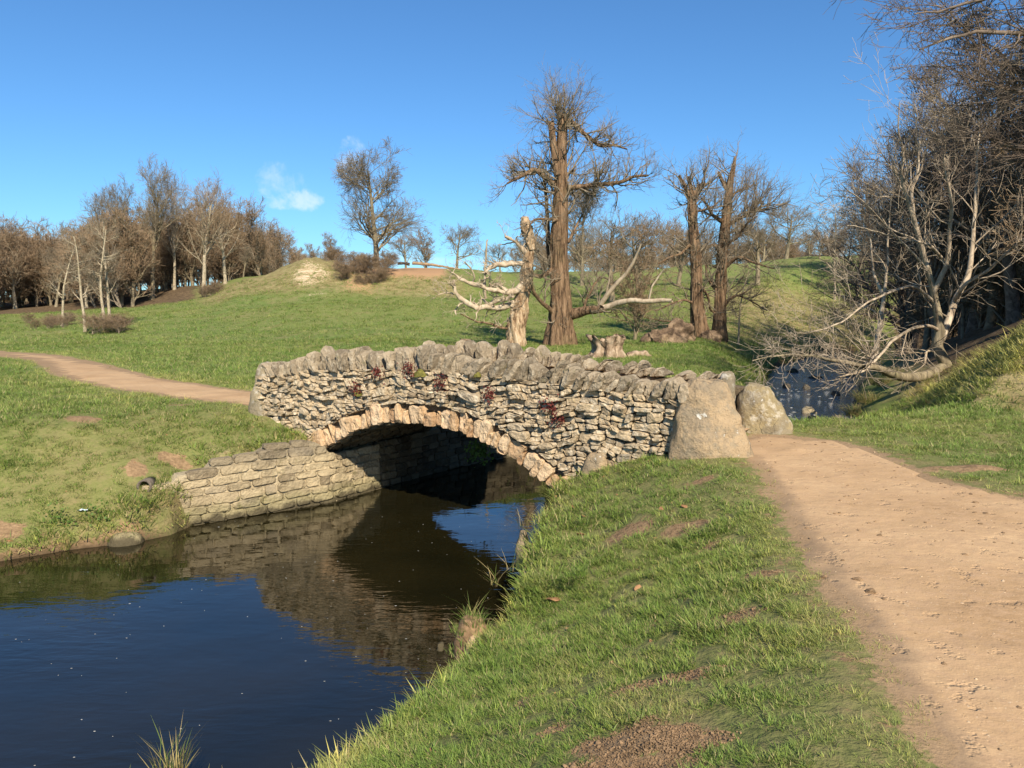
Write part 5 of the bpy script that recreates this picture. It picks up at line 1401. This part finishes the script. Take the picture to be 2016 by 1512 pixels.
qs = [limb_px(p_, 15.4, r_, d_) for p_, r_, d_ in [([(2330, 120), (2180, 110), (2060, 70), (1960, 60), (1880, 70), (1810, 95)], [9, 6, 3.5, 1.5], -1), ([(2330, 160), (2200, 40), (2080, -20), (1960, -10), (1860, 20), (1800, 30)], [8, 5, 3, 1.2], -1.5),
      ([(2340, 260), (2180, 230), (2060, 190), (1960, 170), (1900, 150)], [8, 5, 3, 1.2], 1), ([(2350, 360), (2200, 330), (2080, 300), (1980, 290), (1930, 260)], [8, 5, 3, 1.2], 1), ([(2300, 60), (2200, -60), (2100, -120), (2000, -120)], [6, 4, 2], 0)]]
for k, q in enumerate(qs): limb_obj(q, 24, o, M['darktwig'], 'limb', ov, seed=90 + k)
P, Rr = to_batch(qs, 14)
twigs_from(P, Rr, 22, 2.2, M['darktwig'], o, ov, rb, up=.0, per2=7, per3=4, minr=.0036, wand=.16, ang=(20, 55), maxr1=.02, fan=(-.2, 0, -.05), r3=.0038)
# trees up the slope beyond the right edge: their limbs reach into the top corner and their shade falls on the slope
slope_tree('slopeO', 17.5, 17.2, 1.15, 'dark overhanging tree at the top right corner', 'overhanging trees at the right edge', 1.0, (0, R(-8)), 1.05)
slope_tree('slope', 18.5, 12.5, 1.05, 'second dark tree overhanging from beyond the right edge', 'overhanging trees at the right edge', 2.2, (0, R(-10)), 1.1)
slope_tree('slopeO', 21.5, 17., 1.1, 'dark tree behind the overhanging one at the right edge', 'overhanging trees at the right edge', 3.7, (0, R(-4)), 1.1)

# ---------------------------------------------------------------- grass
def tuft(seed, n, r, h, wd, lean, kind='blade', segs=2):
    rng = np.random.default_rng(seed); V = []; F = []; rn = []; tp = []
    for k in range(n):
        a = rng.uniform(0, 6.283); rr = r * math.sqrt(rng.random()); x, y = rr * math.cos(a), rr * math.sin(a)
        hh = h * rng.uniform(.5, 1.2); d = rng.uniform(0, 6.283) if rng.random() < .4 else a + rng.normal(0, .6); ln = lean * rng.uniform(.3, 1.3) * hh
        side = np.array([-math.sin(d + rng.normal(0, .5)), math.cos(d), 0]) * wd / 2 * rng.uniform(.7, 1.2); dirv = np.array([math.cos(d), math.sin(d), 0])
        b = len(V); q = rng.random()
        for s_ in range(segs):
            f = s_ / segs; c = np.array([x, y, -.01]) + dirv * ln * f ** 1.7 + np.array([0, 0, hh * (f - .25 * lean * f * f)])
            V += [c - side * (1 - .4 * f), c + side * (1 - .4 * f)]; tp += [f, f]; rn += [q, q]
        c = np.array([x, y, 0]) + dirv * ln + np.array([0, 0, hh * (1 - .25 * lean)]); V.append(c); tp.append(1.); rn.append(q)
        for s_ in range(segs - 1): F.append((b + 2 * s_, b + 2 * s_ + 1, b + 2 * s_ + 3, b + 2 * s_ + 2))
        e_ = b + 2 * (segs - 1); F.append((e_, e_ + 1, e_ + 2, e_ + 2))
    F = np.array(F); quad = F[F[:, 2] != F[:, 3]]; tri = F[F[:, 2] == F[:, 3]][:, :3]
    return bpy.data.objects.new('tuft', mesh_np('tuft', np.array(V), [quad, tri], M[kind], True, dict(rnd=rn, tip=tp)))

SHORT = [tuft(k, 17, .055, .026, .0044, 1.5) for k in range(4)] + [tuft(10 + k, 17, .05, .052, .0046, 1.3) for k in range(2)]
def grass_points(rng, n, ylo, yhi, xf, smin_, smax_, extra=None):
    y = np.sqrt(rng.uniform(ylo ** 2, yhi ** 2, n)); x = y * rng.uniform(*xf, n)
    s = poly_sd(RIVER, x, y); pm = np.minimum(poly_sd(PATHR, x, y), poly_sd(PATHL, x, y)); mm = mud_mask(x, y)
    nz = n2(x, y, 2.3, 4, 61); nz3 = n2(x, y, 9., 2, 63)
    bu = (x - BA[0]) * BU[0] + (y - BA[1]) * BU[1]; bv = (x - BA[0]) * BW[0] + (y - BA[1]) * BW[1]
    ok = (s > .04) & (pm + nz * .24 + nz3 * .16 > -.07) & (mm + nz3 * .4 < .30) & ~((bu > .1) & (bu < 7.6) & (bv > -.02) & (bv < 2.6))
    ok &= n2(x, y, 1.9, 3, 65) > -.50 - .25 * (pm > .8)
    thin = np.clip((pm + .12) / .35, .25, 1) * np.clip(1.05 + nz * .9, .55, 1)
    ok &= rng.random(n) < thin
    ok &= ~((s < .2) & (rng.random(n) < .35))
    x, y, s, pm, nz = x[ok], y[ok], s[ok], pm[ok], nz[ok]
    z = height(x, y) - .004
    e_ = -poly_sd(HILL, x, y)
    ok = (z > WATER_Z + .06) & ~((e_ > 5.0) & (y > 12)) & ~((e_ > 1) & (y > 17.5))
    x, y, s, pm, nz, z, e_ = x[ok], y[ok], s[ok], pm[ok], nz[ok], z[ok], e_[ok]
    sc = rng.uniform(smin_, smax_, len(x)) * np.clip(.72 + pm * .5, .62, 1.) * np.clip(1 + .5 * n2(x, y, 1.3, 2, 71) + .5 * n2(x, y, 6.5, 2, 72), .72, 1.7) * (1 + .8 * np.exp(-((s - .15) / .25) ** 2)) * (1 + .9 * smstep(e_, .3, 1.5))
    hue = np.clip(.22 + .35 * n2(x, y, .7, 3, 81) + .55 * np.exp(-np.maximum(pm, 0) / .45) + rng.normal(0, .16, len(x)) + .8 * smstep(e_, .2, 1.2) + .3 * np.exp(-((s - .1) / .15) ** 2), 0, 1)
    return x, y, z, sc, hue
def turf(name, sets, lb):
    rng = np.random.default_rng(5); X, Yy, Z, Sc, Hu = [np.concatenate(a) for a in zip(*[grass_points(rng, *s_) for s_ in sets])]
    n = len(X); rot = np.stack([rng.normal(0, .15, n), rng.normal(0, .15, n), rng.uniform(0, 6.28, n)], -1)
    sc = np.stack([Sc, Sc, Sc * rng.uniform(.75, 1.3, n)], -1)
    print(name, n)
    instancer(name, SHORT, np.stack([X, Yy, Z], -1), rot, sc, rng.choice(6, n, p=[.2, .2, .2, .2, .1, .1]), Hu, kind='stuff', label=lb, cat='grass')
turf('grass', [(92000, 2.3, 6.4, (-.62, .9), .62, 1.15), (46000, 6.2, 11, (-.75, .75), .9, 1.5), (60000, 11, 19, (-.72, .74), 1.4, 2.3), (50000, 19, 36, (-.72, .45), 2.0, 3.2), (50000, 34, 74, (-.72, .42), 2.6, 4.4)], 'short grazed green turf on the banks and meadow')

# rough tussocky grass on the mound and along the bank
LONG = [tuft(30 + k, 26, .05, .20, .0045, .9, 'dryblade', 3) for k in range(3)]
rg = np.random.default_rng(17); n = 5200
x = rg.uniform(4.6, 16, n); y = rg.uniform(10, 21, n); e_ = -poly_sd(HILL, x, y); s = poly_sd(RIVER, x, y)
ok = (e_ > .25) & (e_ < 5.5) & (s > .1) & (n2(x, y, 1.2, 3, 90) + rg.normal(0, .25, n) > .02) & ~((y > 17) & (e_ > 2.2)); x, y, e_ = x[ok], y[ok], e_[ok]
z = height(x, y); m_ = len(x)
instancer('rough_grass', LONG, np.stack([x, y, z], -1), np.stack([rg.normal(.25, .25, m_), rg.normal(-.35, .25, m_), rg.uniform(-.6, .6, m_)], -1), np.stack([np.ones(m_), np.ones(m_), rg.uniform(.6, 1.1, m_)], -1) * rg.uniform(.7, 1.25, m_)[:, None],
          rg.integers(0, 3, m_), np.clip(rg.normal(.5, .2, m_), 0, 1), kind='stuff', label='coarse yellowed grass on the sunlit right mound', cat='grass')

EDGE = [tuft(50 + k, 22, .045, .11, .004, 1.1, 'blade', 3) for k in range(3)] + [tuft(60 + k, 16, .04, .15, .0035, 1.0, 'dryblade', 3) for k in range(2)]
n = 16000; x = rg.uniform(-12, 12, n); y = rg.uniform(2.4, 30, n); s = poly_sd(RIVER, x, y)
bu = (x - BA[0]) * BU[0] + (y - BA[1]) * BU[1]; bv = (x - BA[0]) * BW[0] + (y - BA[1]) * BW[1]
clus = n2(x, y, 2.1, 3, 93)
ok = (s > .03) & (s < .55) & (rg.random(n) < .75 * np.exp(-s / .22)) & (clus > -.25) & ~((bu > -.2) & (bu < 8) & (bv > -.3) & (bv < 3)) & (y < 2.4 + 30)
x, y, clus = x[ok], y[ok], clus[ok]; z = height(x, y); ok = z > WATER_Z - .02; x, y, z, clus = x[ok], y[ok], z[ok], clus[ok]; m_ = len(x)
instancer('bank_grass', EDGE, np.stack([x, y, z - .005], -1), np.stack([rg.normal(0, .3, m_), rg.normal(0, .3, m_), rg.uniform(0, 6.3, m_)], -1), np.ones((m_, 3)) * (rg.uniform(.5, 1.05, m_) * (1 + .4 * clus))[:, None],
          rg.choice(5, m_, p=[.26, .26, .26, .11, .11]), np.clip(rg.normal(.4, .25, m_), 0, 1), kind='stuff', label='longer uncut grass fringing the water edges', cat='grass')

def clump(name, c, n, r, h, seed, lb, mat='dryblade', wd=.005, lean=.7, cat='grass clump', **kw):
    t = tuft(seed, n, r, h, wd, lean, mat, 4); o = link(name, t.data, label=lb, cat=cat, **kw); o.location = (c[0], c[1], c[2]); o.name = name; return o
# tussock island on the near bank
c = atz(930, 1262, -1.25)
tm = boulder('grass_tussock', (c[0], c[1] + .05, -1.42), .34, .3, .36, 44, M['clod'], .8, .3, (0, 0), .06, 2.4, res=(24, 14), label='rounded grassy hummock at the water edge, dry blades on top', cat='tussock')
for k, (dx, dy, dz, n_, h_) in enumerate([(0, 0, .34, 170, .13), (-.10, -.03, .28, 130, .09), (.09, -.02, .28, 130, .09), (0, -.12, .2, 120, .07), (-.13, -.08, .12, 90, .06), (-.02, .05, .35, 34, .26)]):
    t = tuft(200 + k, n_, .10 if k < 5 else .05, h_, .0045, .8, 'blade' if k < 5 else 'dryblade', 3)
    g = link('grass', t.data, tm); g.location = (dx, dy, dz - .03); g['kind'] = 'stuff'
c = atz(335, 1530, -1.15)
clump('sedge_clump', (c[0], c[1], -1.2), 110, .08, .34, 301, 'tall clump of grass blades at the bottom left edge of the picture', lean=.45)
for k, (px, py, z, n_, h_, lb) in enumerate([(1032, 1035, -.72, 26, .24, 'wispy pale grass stems leaning over the water below the arch foot'), (1010, 1120, -.85, 22, .24, 'thin dry stems arching from the middle of the near bank'),
        (1138, 1130, -.45, 60, .15, 'bright green grass tuft in the turf of the near bank'), (975, 1150, -.9, 18, .22, 'few whitish stems curling over the water by the hummock'), (330, 1010, -1.25, 90, .16, 'green tuft growing at the foot of the wing wall'), (375, 1010, -1.36, 70, .13, 'short tuft growing from the wing wall foot'), (130, 1080, -1.38, 80, .2, 'upright yellowish rush clump at the left waterline'), (595, 978, -1.3, 26, .12, 'little tuft growing in a joint of the wing wall')]):
    c = atz(px, py, z)
    clump('grass_clump', c, n_, .06, h_, 310 + k, lb, 'dryblade' if h_ > .19 else 'blade', .0045, .9 if k != 6 else .3)
# brown sedge upstream
for k, (px, py, w_) in enumerate([(1710, 800, .3), (1735, 785, .3), (1755, 772, .3), (1690, 805, .22)]):
    c = atz(px, py, -1.1); c[2] = max(gz(c[0], c[1]), -1.3)
    clump('sedge_clump', c, 420, .32, .42, 330 + k, ('rusty-brown sedge clump nearest the bridge on the right stream edge', 'bent brown sedge clump second from the bridge on the right stream edge', 'farthest brown sedge clump, under the leaning limb', 'smallest brown sedge clump at the right stream edge')[k], 'dryblade', .008, 1.1, group='brown sedge clumps on the right stream bank')
# green leafy plants
for k, (px, py, z, lb) in enumerate([(945, 888, -.85, 'leafy green plant at the foot of the right abutment under the arch')]):
    c = at(px, py, float(11.6 + 0)); leaf_cluster('leafy_plant', c, 260, .10, .045, M['greenleaf'], 400 + k, label=lb, cat='plant')
for k, (px, py, lb) in enumerate([(112, 1030, 'low leafy weeds on the left bank above the rushes'), (185, 1022, 'leafy weeds beside the scrap of litter')]):
    q = min([atz(px, py, z) for z in np.linspace(-1.4, 0, 60)], key=lambda q: abs(gz(q[0], q[1]) - q[2]))
    leaf_cluster('leafy_plant', (q[0], q[1], q[2] + .03), 120, .11, .034, M['greenleaf'], 410 + k, label=lb, cat='plant')

# crumbs of soil, pebbles on the path, fallen leaves
def crumbs(name, n, fn, size, mat, seed, flat=.7, **kw):
    rng = np.random.default_rng(seed); srcs = []
    for k in range(3):
        bm = bmesh.new(); bmesh.ops.create_icosphere(bm, subdivisions=1, radius=1)
        for v in bm.verts: v.co *= 1 + rng.uniform(-.3, .3); v.co.z *= flat
        me = bpy.data.meshes.new('crumb'); bm.to_mesh(me); bm.free(); me.materials.append(mat); srcs.append(bpy.data.objects.new('crumb', me))
    x, y = fn(rng, n); z = height(x, y) + .004; m_ = len(x); sc = size * rng.lognormal(0, .5, m_)
    instancer(name, srcs, np.stack([x, y, z], -1), rng.uniform(0, 6.28, (m_, 3)) * [.1, .1, 1], np.stack([sc * rng.uniform(.7, 1.5, m_), sc, sc], -1), rng.integers(0, 3, m_), kind='stuff', **kw)
def in_mud(rng, n):
    k = rng.choice(19, n, p=np.array([3, 4, 4, .5, 1, .6, .6, .8, .4, .3, .3, 1, 1, .3, .3, 1, .2, .2, .3]) / 19.8); m = np.array(MUD)[k]; a = rng.uniform(0, 6.28, n); r_ = np.sqrt(rng.random(n)) * 1.05
    x, y = m[:, 0] + 1.3 * m[:, 2] * r_ * np.cos(a), m[:, 1] + 1.5 * m[:, 3] * r_ * np.sin(a); ok = mud_mask(x, y) > .34; return x[ok], y[ok]
crumbs('soil_clods', 14000, in_mud, .0027, M['clod'], 3, label='crumbled brown soil of molehills and hoof-churned patches', cat='soil')
def on_path(rng, n):
    x = rng.uniform(1.8, 6, n); y = rng.uniform(2, 10, n); ok = poly_sd(PATHR, x, y) < -.05; return x[ok], y[ok]
crumbs('path_grit', 5000, on_path, .0028, M['pebble'], 4, label='pale grit scattered over the sandy path', cat='grit')
crumbs('dark_crumbs', 1100, on_path, .0075, M['clod'], 5, label='dark crumbs of soil and dung trodden on the path', cat='soil')
def on_bank(rng, n):
    x = rng.uniform(-9, 2, n); y = rng.uniform(3, 13, n); s = poly_sd(RIVER, x, y); ok = (s > .1) & (s < 1.6); return x[ok], y[ok]
crumbs('fallen_leaves', 700, on_bank, .013, M['leaflitter'], 6, .15, label='brown fallen leaves caught in the bank grass', cat='leaves')
